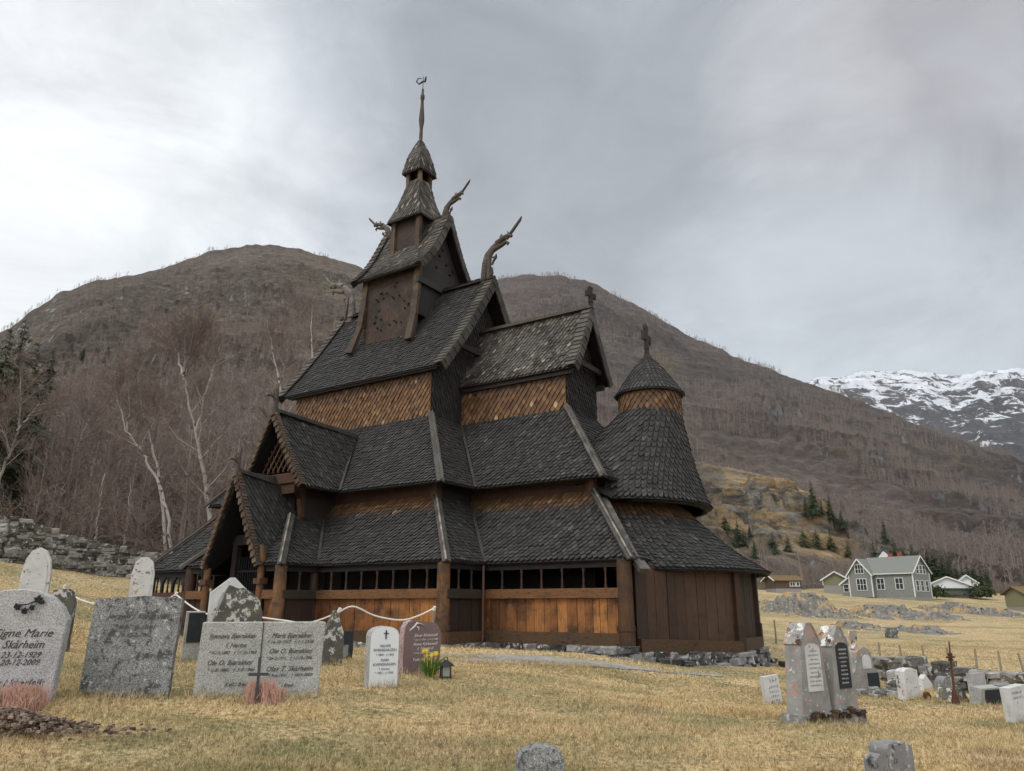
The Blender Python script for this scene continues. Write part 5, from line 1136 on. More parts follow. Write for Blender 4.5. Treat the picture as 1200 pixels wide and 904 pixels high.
# ================================================================ TREES
M['bark']=stone_mat('birch_bark',((.10,.085,.075),(.26,.235,.21),(.42,.39,.36)),6,[((.05,.04,.035),.55,3)])
M['twig']=flatmat('birch_twigs',(.19,.145,.125)); M['twigfar']=flatmat('wood_twigs',(.225,.178,.155)); M['barkfar']=flatmat('distant_bark',(.26,.235,.205))
n=NT('spruce_needles'); k=n.noise(n.coord(),1.5,5,.7); M['spruce']=n.done(n.ramp(k,[(.3,(.020,.034,.014)),(.6,(.045,.072,.026)),(.8,(.075,.105,.038))]),rough=.8)
n=NT('pine_needles'); k=n.noise(n.coord(),1.5,5,.7); M['pine']=n.done(n.ramp(k,[(.3,(.022,.032,.012)),(.6,(.05,.066,.024)),(.8,(.08,.095,.035))]),rough=.8)
M['dbark']=flatmat('dark_bark',(.10,.07,.055))
def rv(s=1.): return V((random.gauss(0,s),random.gauss(0,s),random.gauss(0,s)))
def twigs(mb,p,d,L,lv,w_,spread=.55,n0=5):
    "branching fine twigs as thin ribbons"
    p=V(p); d=V(d).normalized(); steps=3; q=p
    for i in range(steps):
        d2=(d+rv(.16)+V((0,0,.05))).normalized(); q2=q+d2*L/steps; wa=w_*(1-i/steps*.6); sd_=d2.cross(rv()).normalized()
        mb.poly([q-sd_*wa,q+sd_*wa,q2+sd_*wa*.6,q2-sd_*wa*.6],rnd())
        if lv>0:
            for k in range(n0 if i else max(1,n0-2)):
                t=rnd(); o=q+(q2-q)*t; dd=(d2+rv(spread)); twigs(mb,o,dd,L*random.uniform(.38,.62),lv-1,w_*.62,spread,n0)
        q,d=q2,d2
def birch(name,limbs,label,H,ground,n_side=22,lv=2,group=None,tw=.013,spread=.65,r0=.085,len_=2.9,n0=4,droop=0.):
    "limbs: list of world polylines, first is the main stem"
    o0=V(ground); e=empty(name,o0,0,label,'tree',group); tb=MB(); cb=MB()
    for li,P in enumerate(limbs):
        P=[V(p)-o0 for p in P]; pts=[]
        for i in range(len(P)-1):
            for k in range(5): pts.append(P[i].lerp(P[i+1],k/5)+(rv(.035) if (i or k) else V()))
        pts.append(P[-1]); m=len(pts); ra=r0*(1 if li==0 else .55); rs_=[max(.016,ra*(1-i/(m-1))**.8+.012) for i in range(m)]
        tb.tube(pts,rs_,7,caps=False,a=rnd())
        for s in range(n_side if li==0 else int(n_side*.6)):
            t=random.uniform(.22 if li==0 else .1,1.0); k=min(m-2,int(t*(m-1))); p=pts[k].lerp(pts[k+1],rnd()); d=(pts[k+1]-pts[k]).normalized(); out=rv(); out.z*=.3; out=(out-d*out.dot(d)).normalized()
            L=len_*(1.15-.65*t)*random.uniform(.6,1.15); dd=(out*.75+d*.65+V((0,0,.15-droop))).normalized()
            q=p+dd*L*.5+rv(.05); q2=q+(dd+rv(.2)+V((0,0,.2-droop*1.6))).normalized()*L*.5; r_=max(.008,rs_[k]*.32)
            tb.tube([p,q,q2],[r_,r_*.7,r_*.35],4,caps=False,a=rnd())
            for w_ in range(9):
                f=random.uniform(.15,1); b=p.lerp(q,f*2) if f<.5 else q.lerp(q2,f*2-1); twigs(cb,b,dd+rv(.5)+V((0,0,.1-droop)),L*random.uniform(.35,.6),lv-1 if w_<8 else lv,tw,spread,n0)
    tb.build('trunk',[M['bark']],e); cb.build('crown',[M['twig']],e); return e
def L_(Y,pts,dy=0): return [at(px,py,Y+dy*i) for i,(px,py) in enumerate(pts)]
random.seed(33)
def gz(px,Y,py=640):
    p=at(px,py,Y); p.z=G(p.x,p.y)-.1; return p
def stem(Y,base,pts,dy=0): 
    b=gz(base,Y); return [b]+L_(Y,pts,dy)
birch('birch_tree',[stem(44,-8,[(0,562),(12,530),(21,508),(25,458),(24,430)]),L_(44,[(20,505),(34,488),(46,472)]),L_(44,[(12,530),(4,505),(-8,480)])],'white-stemmed birch forking at the far left above the stone wall',0,gz(-8,44),20,2)
birch('birch_tree',[stem(50,62,[(71,598),(82,556),(92,512),(100,472),(104,440)]),L_(50,[(88,530),(100,500),(112,480)])],'slim grey birch left of the leaning two-stemmed birch',0,gz(62,50),22,2)
birch('birch_tree',[stem(42,206,[(196,596),(184,562),(166,530),(149,505),(138,470),(134,430)]),L_(42,[(149,505),(152,480),(150,450)])],'birch leaning left whose long pale trunk crosses the dark wood',0,gz(206,42),24,2)
birch('birch_tree',[stem(43,200,[(190,590),(183,540),(176,510),(166,480),(162,445),(168,415)]),L_(43,[(180,520),(186,495),(184,470)])],'upright birch crossing behind the left-leaning one',0,gz(200,43),22,2)
birch('birch_tree',[stem(40,252,[(244,590),(240,560),(230,510),(221,470),(216,440),(217,395)]),L_(40,[(230,505),(240,465),(250,430),(258,405)]),L_(40,[(216,445),(208,415),(202,395)]),L_(40,[(218,440),(223,410),(230,385)])],'tall birch with white forked stems, nearest the church porch',0,gz(252,40),26,2,r0=.12)
birch('birch_tree',[stem(58,332,[(334,520),(328,450),(320,415),(313,375)]),L_(58,[(328,450),(340,420),(350,385),(354,360)]),L_(58,[(328,450),(332,420),(331,385)])],'birch with three white stems rising behind the left end of the nave',0,gz(332,58),24,2,r0=.13)
birch('birch_tree',[stem(66,366,[(366,420),(365,395),(367,350)])],'thin white birch stem just left of the nave roof dragon head',0,gz(366,66),16,2,r0=.11)
birch('birch_tree',[stem(47,112,[(113,620),(117,590),(121,560),(124,540)])],'short thin birch stem rising from behind the wall, under the leaning trunks',0,gz(112,47),12,2,r0=.07,len_=1.4)
birch('birch_tree',[stem(46,145,[(147,620),(151,590),(153,560)])],'thin young birch between the short stem and the leaning trunks',0,gz(145,46),12,2,r0=.06,len_=1.4)
# fallen / arching shrub branches over the wall
def shrub(px,Y,label,n,h):
    o0=gz(px,Y); e=empty('bare_shrub',o0,0,label,'shrub','bare shrubs behind the wall'); tb=MB(); cb=MB()
    for i in range(n):
        d=V((random.uniform(-1,1),random.uniform(-.4,.2),random.uniform(.25,1.0))).normalized(); L=h*random.uniform(.7,1.2); p=V((random.uniform(-.6,.6),0,0)); q=p+d*L*.5; q2=q+(d+V((.0,0,-.35))).normalized()*L*.5
        tb.tube([p,q,q2],[.035,.022,.01],4,caps=False,a=rnd())
        for k in range(7): twigs(cb,p.lerp(q2,random.uniform(.2,1)),d+rv(.5),L*.35,1,.012,.5,4)
    tb.build('branches',[M['dbark']],e); cb.build('twigs',[M['twig']],e)
for px,Y,l in ((40,42,'tangled bare shrub behind the wall at far left'),(100,44,'tangled bare shrub behind the middle of the left wall'),(150,43,'bare shrub with arching branches left of the porch gallery'),(205,42,'bare shrub with arching branches over the low west gallery roof'),(258,46,'bare shrub behind the gallery roof beside the porch gable')): shrub(px,Y,l,20,4.6)
# conifers
def spruce_mesh(H=10,r=2.2,seed=1,lay=26,per=9,dens=9):
    random.seed(seed); tb=MB(); tb.tube([(0,0,-.3),(0,0,H*.5),(0,0,H)],[.16*H/10,.09*H/10,.01],6,caps=False); cb=MB()
    for i in range(lay):
        z=H*(.06+.93*i/lay); R=r*(1-(i/lay))**.85*random.uniform(.8,1.12)+.08
        for k in range(per if i<lay*.75 else 6):
            a=rnd()*2*PI; R2=R*random.uniform(.7,1.15); d=V((math.cos(a),math.sin(a),-.28+.2*i/lay)); s_=V((-d.y,d.x,0))
            for q in range(dens):
                t=(q+rnd())/dens; c=V((0,0,z+random.uniform(-.1,.1)))+d*R2*t; c.z-=R2*t*t*.12; w_=R2*.30*(1.15-t)+.05; off=s_*random.uniform(-1,1)*w_*1.3
                tip=c+off*.6+d*R2*.22+V((0,0,-random.uniform(.04,.28)*R2*.5))
                cb.poly([c-s_*w_*.4,c+s_*w_*.4+V((0,0,random.uniform(-.05,.05))),tip+off],rnd())
    return tb,cb
SPR={}; CONI=[]; LAST=[None]
def conifer(px,py_base,Y,pytop,label,seed,kind='spruce',group='conifers on the slope',rad=.24,name='spruce_tree',hillname=None,pos=None):
    if seed in SPR and SPR[seed][1]==kind: src=SPR[seed][0]; e=copy_tree(src); 
    else:
        e=empty(name,(0,0,0)); tb,cb=spruce_mesh(10,10*rad,seed,30 if kind=='spruce' else 14,10,9 if kind=='spruce' else 14); t_=tb.build('trunk',[M['dbark']],e); cb.build('crown',[M[kind]],e); SPR[seed]=(e,kind)
    LAST[0]=e; base=pos
    if base is None and Y>100:
        for s_ in np.linspace(0.01,1,400):
            base=hill_point('left_hill',px,s_)
            if pxof(base)[1]<=py_base: break
        base=base-V((0,.8,.4))
    base=base or at(px,py_base,Y); top=at(pxof(base)[0],pytop,base.y); CONI.append((px,pytop,py_base,base.y)); s=(top.z-base.z)/10; e.location=base; e.scale=(s,s,s); e.rotation_euler=(0,0,(px*1.7)%6.28); tag(e,label,'conifer',group); e.name=name; return e
for px,pb,Y,pt,l,sd_ in ((-14,600,50,368,'tall dark spruce at the left edge reaching the skyline',1),(8,600,54,396,'dark spruce just inside the left edge beside the tallest one',2),(-30,600,47,380,'spruce cut off by the left edge',3),(44,520,75,404,'spruce with a broad dark top right of the left-edge group',1),(124,425,170,403,'small lone conifer high on the rocky slope above the birches',3),(96,425,165,405,'small conifer on the scree left of the lone one',2),(244,385,240,362,'tiny conifer standing alone on the upper hillside',2),(25,600,60,470,'dense lower spruce behind the forked birch at far left',3),(70,640,58,555,'dark young spruce low behind the stone wall',2),(150,640,60,540,'dark spruce half hidden behind the leaning birches',1),(212,640,66,575,'young dark spruce behind the birches near the porch',3)):
    b=at(px,pb,Y); 
    if Y<100: b.z=min(b.z,G(b.x,b.y)+3) if pb>550 else b.z
    conifer(px,pb,Y,pt,l,sd_,group='conifers on the left slope')
rt=[(955,603,200,561,'tallest spruce on the right-hand rocky slope',1),(975,612,195,577,'second spruce down the right-hand rocky slope',2),(946,604,205,580,'short spruce left of the tallest one on the rocky slope',3),(987,618,190,596,'small spruce at the lower end of the rocky slope group',2),(965,608,198,585,'small spruce between the two tallest on the rocky slope',3),
(1037,637,165,606,'lone pointed spruce above the grey house',1),(884,655,150,628,'spruce just right of the apse roof',2),(864,640,150,605,'dark spruce rising at the edge of the apse roof',3),(878,628,160,612,'small spruce above the one by the apse roof',1)]
for px,pb,Y,pt,l,s_ in rt: conifer(px,pb,Y,pt,l,s_)
random.seed(5)
rowx=[1026,1036,1045,1050,1061,1071,1080,1089,1097,1105,1113,1121,1128,1135,1142,1150,1157]
words_=['very first','first','second','third','fourth','fifth','sixth','seventh','eighth','ninth','tenth','eleventh','twelfth','thirteenth','fourteenth','fifteenth','last']
for i,px in enumerate(rowx):
    t=max(0,(px-1030)/127); conifer(px,684+10*t+random.uniform(-3,3),150+15*rnd(),636+36*t+random.uniform(-8,7),f'{words_[i]} dark spruce from the left in the row behind the houses',1+i%3,group='row of dark spruces behind the houses'); k_=LAST[0].scale.x; LAST[0].scale=(k_*1.9,k_*1.9,k_*1.12)
for i,(px,pb,pt,l) in enumerate(((905,648,622,'rounded green pine right of the apse roof'),(922,646,624,'rounded green pine beside its twin above the log cabin'),(870,640,618,'pine touching the right edge of the apse roof'),(850,622,600,'dark pine behind the apse roof edge'),(955,642,618,'bright green bushy pine below the rocky slope'),(972,644,622,'second bushy pine below the rocky slope'),(940,640,617,'leftmost bushy pine below the rocky slope'),(992,650,634,'small bushy pine right of the bushy pair'))):
    conifer(px,pb,150+i*3,pt,l,11+i%2,kind='pine',rad=.42,name='pine_tree',group='pines below the rocky slope')
# ---- far woods: instanced bare trees (stuff), sources are real trees standing in the wood
def simple_tree(name,px,Y,pytop,label,seed,n,tw,mat,pos=None,trunkm='bark',H=10.):
    random.seed(seed); mb=MB(); mb.tube([(0,0,-.4),(.08*H/10,.0,H*.45),(.0,.1,H*.93)],[.012*H,.008*H,.003*H],5,caps=False,a=rnd(),m=1)
    for i in range(n):
        t=random.uniform(.18,.98); z=H*t; a=rnd()*2*PI; L=H*.30*(1.25-t)*random.uniform(.6,1.1)
        twigs(mb,(0,0,z),(math.cos(a)*.75,math.sin(a)*.75,random.uniform(.5,1.1)),L,1,tw,.5,4)
    o=mb.build(name,[M[mat],M[trunkm]]); 
    p=pos; o.location=p; top=at(px,pytop,p.y); s=(top.z-p.z)/H; o.scale=(s,s,s); return tag(o,label,'tree')
p0=gz(176,62); src1=simple_tree('bare_tree',176,62,470,'bare thin tree deep in the brown wood behind the leaning birches',4,44,.030,'twigfar',p0,trunkm='barkfar')
p1=gz(300,64); src2=simple_tree('bare_tree',300,64,440,'bare thin tree behind the gable of the upper porch roof',9,40,.034,'twigfar',p1,trunkm='barkfar')
p2=at(905,668,150); src3=simple_tree('bare_tree',905,150,640,'small bare tree on the slope above the log cabin',12,13,.085,'twigfar',p2,trunkm='barkfar')
def scatter(name,src,pts,scl,label):
    me=bpy.data.meshes.new(name); me.from_pydata([tuple(p) for p in pts],[],[]); at_=me.attributes.new('scl','FLOAT','POINT'); at_.data.foreach_set('value',scl); rt_=me.attributes.new('rotz','FLOAT','POINT'); rt_.data.foreach_set('value',[rnd()*6.28 for _ in pts])
    o=bpy.data.objects.new(name,me); col.objects.link(o); ng=bpy.data.node_groups.new(name,'GeometryNodeTree'); ng.interface.new_socket('Geometry',in_out='INPUT',socket_type='NodeSocketGeometry'); ng.interface.new_socket('Geometry',in_out='OUTPUT',socket_type='NodeSocketGeometry')
    n=ng.nodes; gi_=n.new('NodeGroupInput'); go=n.new('NodeGroupOutput'); ip=n.new('GeometryNodeInstanceOnPoints'); oi=n.new('GeometryNodeObjectInfo'); oi.inputs['Object'].default_value=src; oi.transform_space='ORIGINAL'
    oi.inputs['As Instance'].default_value=True
    def na(nm): q=n.new('GeometryNodeInputNamedAttribute'); q.data_type='FLOAT'; q.inputs['Name'].default_value=nm; return q.outputs[0]
    cx=n.new('ShaderNodeCombineXYZ'); ng.links.new(na('rotz'),cx.inputs[2]); er=n.new('FunctionNodeEulerToRotation'); ng.links.new(cx.outputs[0],er.inputs[0]); ng.links.new(er.outputs[0],ip.inputs['Rotation'])
    c2=n.new('ShaderNodeCombineXYZ'); s_=na('scl'); [ng.links.new(s_,c2.inputs[i]) for i in range(3)]; ng.links.new(c2.outputs[0],ip.inputs['Scale'])
    ng.links.new(gi_.outputs[0],ip.inputs['Points']); ng.links.new(oi.outputs['Geometry'],ip.inputs['Instance']); ng.links.new(ip.outputs[0],go.inputs[0])
    md=o.modifiers.new('scatter','NODES'); md.node_group=ng; tag(o,label,'woodland',kind='stuff'); return o
random.seed(77)
pts=[];sc_l=[]
for i in range(900):   # near brown wood on the foot of the left hill
    px=random.uniform(-260,480); s=random.random()**.8*.42; p=hill_point('left_hill',px,s); 
    if p.y<47 : continue
    pts.append(p-V((0,0,.2))); sc_l.append(random.uniform(.55,1.05))
scatter('birch_wood',src1,pts[::2],sc_l[::2],'dense brown bare birch wood on the foot of the left hill'); scatter('birch_wood',src2,pts[1::2],sc_l[1::2],'dense brown bare birch wood on the foot of the left hill')
pts=[];sc_l=[]
for i in range(9000):
    px=random.uniform(-260,760); s=.30+.695*random.random()**.8
    if i%9==0: s=random.uniform(.985,1.0)
    p=hill_point('left_hill',px,s); dn=noise.noise(V((p.x*.02,p.y*.02,3.)))
    if dn<-.02-.25*(1-s) and s<.97: continue
    if s>.97 and noise.noise(V((p.x*.05,p.y*.05,1.)))<.05: continue
    pts.append(p-V((0,0,.2))); sc_l.append(random.uniform(.28,.58)*(1.1-.3*s))
scatter('upper_wood',src3,pts,sc_l,'thin leafless scrub over the upper slopes and crest of the left hill')
pts=[];sc_l=[]
for i in range(1900):   # wood right of the church, below and beside the rocky slope
    px=random.uniform(820,1215); s=random.random()**1.3*.75; p=hill_point('left_hill',px,s)
    if (px<985) and s>.30: continue
    q=pxof(p)
    if any(abs(q[0]-c[0])<9 and c[1]<q[1]<c[2]+30 and p.y<c[3]+3 for c in CONI): continue
    pts.append(p-V((0,0,.2))); sc_l.append(random.uniform(.20,.45))
scatter('slope_wood',src3,pts,sc_l,'leafless wood on the slope behind the houses')
pts=[];sc_l=[]
for i in range(15000):
    px=random.uniform(440,1250); s=random.random()**.6*.998
    if i%12==0: s=random.uniform(.985,1.0)
    p=hill_point('right_mountain',px,s); dn=noise.noise(V((p.x*.007,p.y*.007,9.)))
    if dn<-.12 and s<.97 and s>.3: continue
    if s>.97 and noise.noise(V((p.x*.02,p.y*.02,1.)))<.0: continue
    pts.append(p-V((0,0,.3))); sc_l.append(random.uniform(.35,1.0))
scatter('mountain_wood',src3,pts,sc_l,'leafless brown birch wood covering the right-hand mountain')
# ================================================================ OUTCROPS
def outcrop(px0,px1,py,Y,h,dep,label,seed):
    random.seed(seed); a=at(px0,py,Y); b=at(px1,py,Y); L=(b-a).length; m_=(a+b)/2; z=G(m_.x,m_.y); nx,ny=90,34; vs=[];fs=[]
    for i in range(nx+1):
        for j in range(ny+1):
            x=(i/nx-.5)*L; y=(j/ny-.5)*dep; e_=(1-(2*x/L)**2)*(1-(2*y/dep)**2); k=noise.fractal(V((x*.6+seed,y*.6,seed)),.75,2.2,6); rk=noise.fractal(V((x*.22+seed,y*.3,seed*2)),.9,2.,4)
            hh=h*.8*max(0,min(1.1,min(1,e_*2.0)*(.45+1.1*rk)+k*.55*min(1,e_*3))); q=.30; hh=(math.floor(hh/q)+min(1,(hh/q-math.floor(hh/q))*2.2))*q if hh>0 else 0
            wx,wy=m_.x+x,m_.y+y; vs.append((x+k*.2,y,G(wx,wy)-z+hh-.25))
    for i in range(nx):
        for j in range(ny): q=i*(ny+1)+j; fs.append((q,q+ny+1,q+ny+2,q+1))
    mb=MB(); mb.mesh(vs,fs,.5); o=mb.build('rock_outcrop',M['rock']); o.location=(m_.x,m_.y,z); tag(o,label,'rock','grey rock outcrops in the field')
outcrop(885,990,722,74,1.9,12,'large lichened rock outcrop below the log cabin, nearest the apse',1)
outcrop(1000,1120,722,72,1.3,9,'long rock outcrop below the grey house',2)
outcrop(985,1045,735,60,.7,6,'low flat rock outcrop in the field left, below the long one',3)
outcrop(1045,1115,738,58,.7,7,'low rock shelf in the middle of the field',4)
outcrop(1080,1145,718,80,1.3,7,'rock outcrop under the white house',6)
outcrop(1135,1215,722,78,1.0,6,'low rocky bank near the right edge under the yellow shed',7)
mb=MB(); stone(mb,V((0,0,.3)),(.6,.6,.7),0); p=ground_px(1046,748,35,70); o=mb.build('boulder',M['greyst']); o.location=p; tag(o,'small upright brown stone alone in the dry field','boulder')
# ================================================================ HOUSES
M['housegrey']=wood_mat('grey_green_boarding',(.14,.152,.142),(.18,.195,.182),(.22,.235,.222),grain=(1,1,9),stain_at=.9); M['whitepaint']=flatmat('white_paint',(.70,.71,.70)); M['slateroof']=shingle_mat('slate_roof',((.09,.095,.085),(.14,.15,.135),(.19,.2,.18),(.26,.26,.24)),((.1,.1,.1),)*4)
M['glass']=flatmat('window_glass',(.035,.045,.05),.15); M['turf']=stone_mat('turf_roof',((.05,.035,.018),(.12,.08,.035),(.20,.14,.06)),8); M['logs']=wood_mat('brown_logs',(.04,.026,.018),(.09,.06,.042),(.15,.11,.08),grain=(1,1,12)); M['brick']=flatmat('red_brick',(.28,.07,.05)); M['founds']=flatmat('pale_foundation',(.28,.27,.25)); M['yellow']=flatmat('yellow_green_boards',(.20,.20,.12)); M['darkroof']=flatmat('dark_metal_roof',(.12,.145,.13))
def window(e,x,y,z,w,h,ax='x',s=-1,par=None,cols=2,rows=2):
    mb=MB(); t=.05
    def bx(a0,a1,z0,z1_,d0,d1,m): 
        if ax=='x': m.box((a0,min(y+s*d0,y+s*d1),z0),(a1,max(y+s*d0,y+s*d1),z1_))
        else: m.box((min(x+s*d0,x+s*d1),a0,z0),(max(x+s*d0,x+s*d1),a1,z1_))
    c=x if ax=='x' else y; f=.08
    bx(c-w/2-f,c+w/2+f,z+h,z+h+f,.0,.10,mb); bx(c-w/2-f,c+w/2+f,z-f,z,.0,.10,mb); bx(c-w/2-f,c-w/2,z,z+h,.0,.10,mb); bx(c+w/2,c+w/2+f,z,z+h,.0,.10,mb)
    for k in range(1,cols): bx(c-w/2+w*k/cols-.03,c-w/2+w*k/cols+.03,z,z+h,.0,.08,mb)
    for k in range(1,rows): bx(c-w/2,c+w/2,z+h*k/rows-.025,z+h*k/rows+.025,.0,.07,mb)
    o=mb.build('window',M['whitepaint'],e); m=MB(); bx(c-w/2,c+w/2,z,z+h,.0,.03,m); m.build('pane',M['glass'],o)
def house(name,base,rot,L,W,wh,rh,wall,roof,label,ov=.35,trim='whitepaint',found=.5,cat='house'):
    "ridge along local x, front at y=-W/2"
    e=empty(name,base,rot,label,cat); mb=MB()
    mb.box((-L/2,-W/2,found),(L/2,W/2,wh),.5)
    for s in (-1,1): q=[(s*L/2,-W/2,wh),(s*L/2,W/2,wh),(s*L/2,0,wh+rh)]; mb.poly(q if s>0 else q[::-1],.5)
    mb.build('wall',M[wall],e); mb=MB(); mb.box((-L/2+.03,-W/2+.03,-2.),(L/2-.03,W/2-.03,found-.002)); mb.build('foundation',M['founds'],e)
    mb=MB(); k=rh/(W/2)
    for s in (-1,1):
        a=V((-L/2-ov,s*(W/2+ov),wh-k*ov)); b=V((L/2+ov,s*(W/2+ov),wh-k*ov)); c=V((L/2+ov,0,wh+rh)); d=V((-L/2-ov,0,wh+rh)); up=V((0,0,.10))
        q=[a,b,c,d] if s<0 else [b,a,d,c]; mb.mesh([v+up for v in q]+[v+V((0,0,-.02)) for v in q],[(0,1,2,3),(7,6,5,4),(0,4,5,1),(1,5,6,2),(3,7,4,0)],.5)
    r=mb.build('roof',M[roof],e); mb=MB()
    if trim:
        for s in (-1,1):
            for t in (-1,1): mb.beam((s*(L/2+ov+.03),t*(W/2+ov),wh-k*ov),(s*(L/2+ov+.03),0,wh+rh),.06,.18,up=(0,0,1))
        for s in (-1,1): mb.beam((-L/2-ov,s*(W/2+ov+.02),wh-k*ov),(L/2+ov,s*(W/2+ov+.02),wh-k*ov),.05,.14)
        mb.build('barge_trim',M[trim],r); mb=MB()
        for x in (-1,1):
            for y in (-1,1): mb.box((x*L/2-.07+x*.02,y*W/2-.07+y*.02,found),(x*L/2+.07+x*.02,y*W/2+.07+y*.02,wh-.05))
        mb.build('corner_board',M[trim],e)
    return e,r
hb=at(1052,703,108); hb.z-=.2; HA=R_(-52)
e,r=house('farmhouse',hb,HA,7.6,5.6,4.3,2.35,'housegrey','slateroof','grey-green two-storey farmhouse with white window frames and two red chimneys')
for x in (-1.2,1.7): window(e,x,-2.8,1.7,1.1,1.6,'x',-1,cols=2)
for y in (-1.6,0,1.6): window(e,3.8,y,1.4,.9,1.5,'y',1,cols=1)
for y in (-1.0,.2,1.3): window(e,3.8,y,4.0,.8,1.2,'y',1,cols=1,rows=2)
e.scale=(.89,.89,.89); e.location=at(1054,704,108)
# cross wing at the left
mb=MB(); wx0,wx1,wy=-5.9,-2.2,-3.6
wh=4.1; rh=2.3; xm=(wx0+wx1)/2
mb.box((wx0,wy,.5),(wx1,2.4,wh),.5); mb.poly([(wx0,wy,wh),(wx1,wy,wh),(xm,wy,wh+rh)],.5); mb.box((wx0-1.5,wy+.3,.5),(wx0-.02,2.0,2.6),.5); mb.poly([(wx0-1.5,wy+.3,2.6),(wx0,wy+.3,2.6),(wx0,wy+.3,3.6)],.5); wg=mb.build('side_wing',M['housegrey'],e)
mb=MB()
for s in (-1,1):
    a=V((xm+s*2.2,wy-.35,wh-.4)); b=V((xm+s*2.2,2.7,wh-.4)); c=V((xm,2.7,wh+rh)); d=V((xm,wy-.35,wh+rh)); q=[a,b,c,d] if s>0 else [d,c,b,a]; mb.mesh([v+V((0,0,.1)) for v in q]+[v-V((0,0,.02)) for v in q],[(0,1,2,3),(7,6,5,4),(0,4,5,1),(1,5,6,2),(2,6,7,3),(3,7,4,0)])
q=[V((wx0-1.8,wy,2.45)),V((wx0+.1,wy,3.75)),V((wx0+.1,2.2,3.75)),V((wx0-1.8,2.2,2.45))]; mb.mesh([v+V((0,0,.1)) for v in q]+[v-V((0,0,.02)) for v in q],[(0,3,2,1),(7,4,5,6),(0,1,5,4),(2,3,7,6),(0,4,7,3)])
wr=mb.build('wing_roof',M['slateroof'],e); mb=MB()
for s in (-1,1): mb.beam((xm+s*2.2,wy-.38,wh-.42),(xm,wy-.38,wh+rh),.06,.18,up=(0,0,1))
mb.beam((wx0-1.8,wy-.03,2.45),(wx0+.1,wy-.03,3.72),.06,.22)
for x in (wx0,wx1): mb.box((x-.07,wy-.03,.5),(x+.07,wy+.1,wh-.1))
mb.build('barge_trim',M['whitepaint'],wr)
window(wg,xm+.1,wy,4.2,1.3,1.3,'x',-1,cols=3); window(wg,xm+.2,wy,1.6,1.5,1.7,'x',-1,cols=3); window(wg,wx0-.75,wy+.3,1.4,.8,1.1,'x',-1,cols=1,rows=2)
mb=MB(); mb.box((-3.0,.2,6.4),(-.6,2.2,6.6)); mb.poly([(-2.9,1.0,6.4),(-.9,1.0,6.4),(-1.9,1.0,7.6)]); mb.beam((-3.0,.9,6.45),(-1.9,.9,7.65),.06,.2); mb.beam((-.8,.9,6.45),(-1.9,.9,7.65),.06,.2); mb.build('dormer',M['whitepaint'],r)
for x in (-.6,.9): mb=MB(); mb.box((x-.28,.1,6.1),(x+.28,.7,7.3)); mb.build('chimney',M['brick'],r)
wb=at(1112,700,124); e,r=house('white_house',wb,R_(-8),8.0,6.4,1.7,1.35,'whitepaint','darkroof','white house with a shallow gable partly hidden behind the grey farmhouse',found=.3)
window(e,-2.5,-3.2,.6,1.2,.8,'x',-1); window(e,1.,-3.2,.6,1.0,.8,'x',-1)
e.rotation_euler=(0,0,R_(62)); window(e,4.0,-1.0,.6,1.2,.8,'y',1)
wb=at(1134,696,126); e,r=house('white_annex',wb,R_(65),2.8,2.8,1.8,1.1,'whitepaint','darkroof','small white gabled annex at the right end of the white house',found=.3); window(e,1.4,0,.6,.8,.8,'y',1)
mb=MB(); wb=at(1122,693,121); wb.z-=.4; mb.box((-3.6,-2,0),(3.6,1,.6)); mb.beam((-3.9,-.6,.75),(3.9,-.6,.75),3.6,.18); o=mb.build('garage',M['darkroof']); o.location=wb; tag(o,'low green-roofed garage in front of the white house','garage')
cb_=at(918,691,95); e,r=house('log_cabin',cb_,R_(8),3.3,2.8,1.1,.5,'logs','turf','small brown log cabin with a turf roof near the apse',trim=None,found=.1); window(e,.5,-1.4,.4,.6,.4,'x',-1,rows=1); window(e,1.2,-1.4,.4,.3,.4,'x',-1,cols=1,rows=1); mb=MB(); mb.beam((-2.03,-1.8,.95),(-2.03,0,1.72),.05,.12); mb.beam((-2.03,1.8,.95),(-2.03,0,1.72),.05,.12); mb.build('barge_trim',M['whitepaint'],r)
sb=at(981,687,120); e,r=house('yellow_shed',sb,R_(62),4.0,3.6,1.0,1.1,'yellow','slateroof','little yellow-green shed with a grey roof on the slope left of the farmhouse',found=.1,cat='shed')
sb=at(1207,712,95); e,r=house('yellow_shed',sb,R_(0),3.2,4,1.6,.8,'yellow','turf','yellow-green shed cut off by the right edge',trim=None,found=.1,cat='shed')
p=at(940,677,112); mb=MB(); mb.tube([(0,0,-.3),(-.15,0,2),(-.3,0,4.3)],[.08,.07,.06],7); o=mb.build('utility_pole',M['stake']); o.location=p; tag(o,'pale wooden pole standing left of the farmhouse','pole')
# shrubs by the white house
for px,Y,s_,l in ((1098,112,1.5,'dark leafy bush between the farmhouse and the white house'),(1150,118,1.9,'rounded dark bush at the right end of the white house'),(1090,108,1.0,'low dark bush at the farmhouse corner')):
    p=at(px,698,Y); e=empty('bush',p,0,l,'bush'); cb=MB(); random.seed(int(px))
    for i in range(900):
        d=rv().normalized()*s_*random.uniform(.4,1)*(1+.2*math.sin(i)); d.z=abs(d.z)*.9; a_=rv(.14*s_); b_=rv(.14*s_); cb.poly([d,d+a_,d+b_],rnd())
    cb.build('foliage',[M['pine']],e); mb=MB(); mb.tube([(0,0,-.2),(0,0,s_*.6)],[.06,.03],5); mb.build('stem',M['dbark'],e)
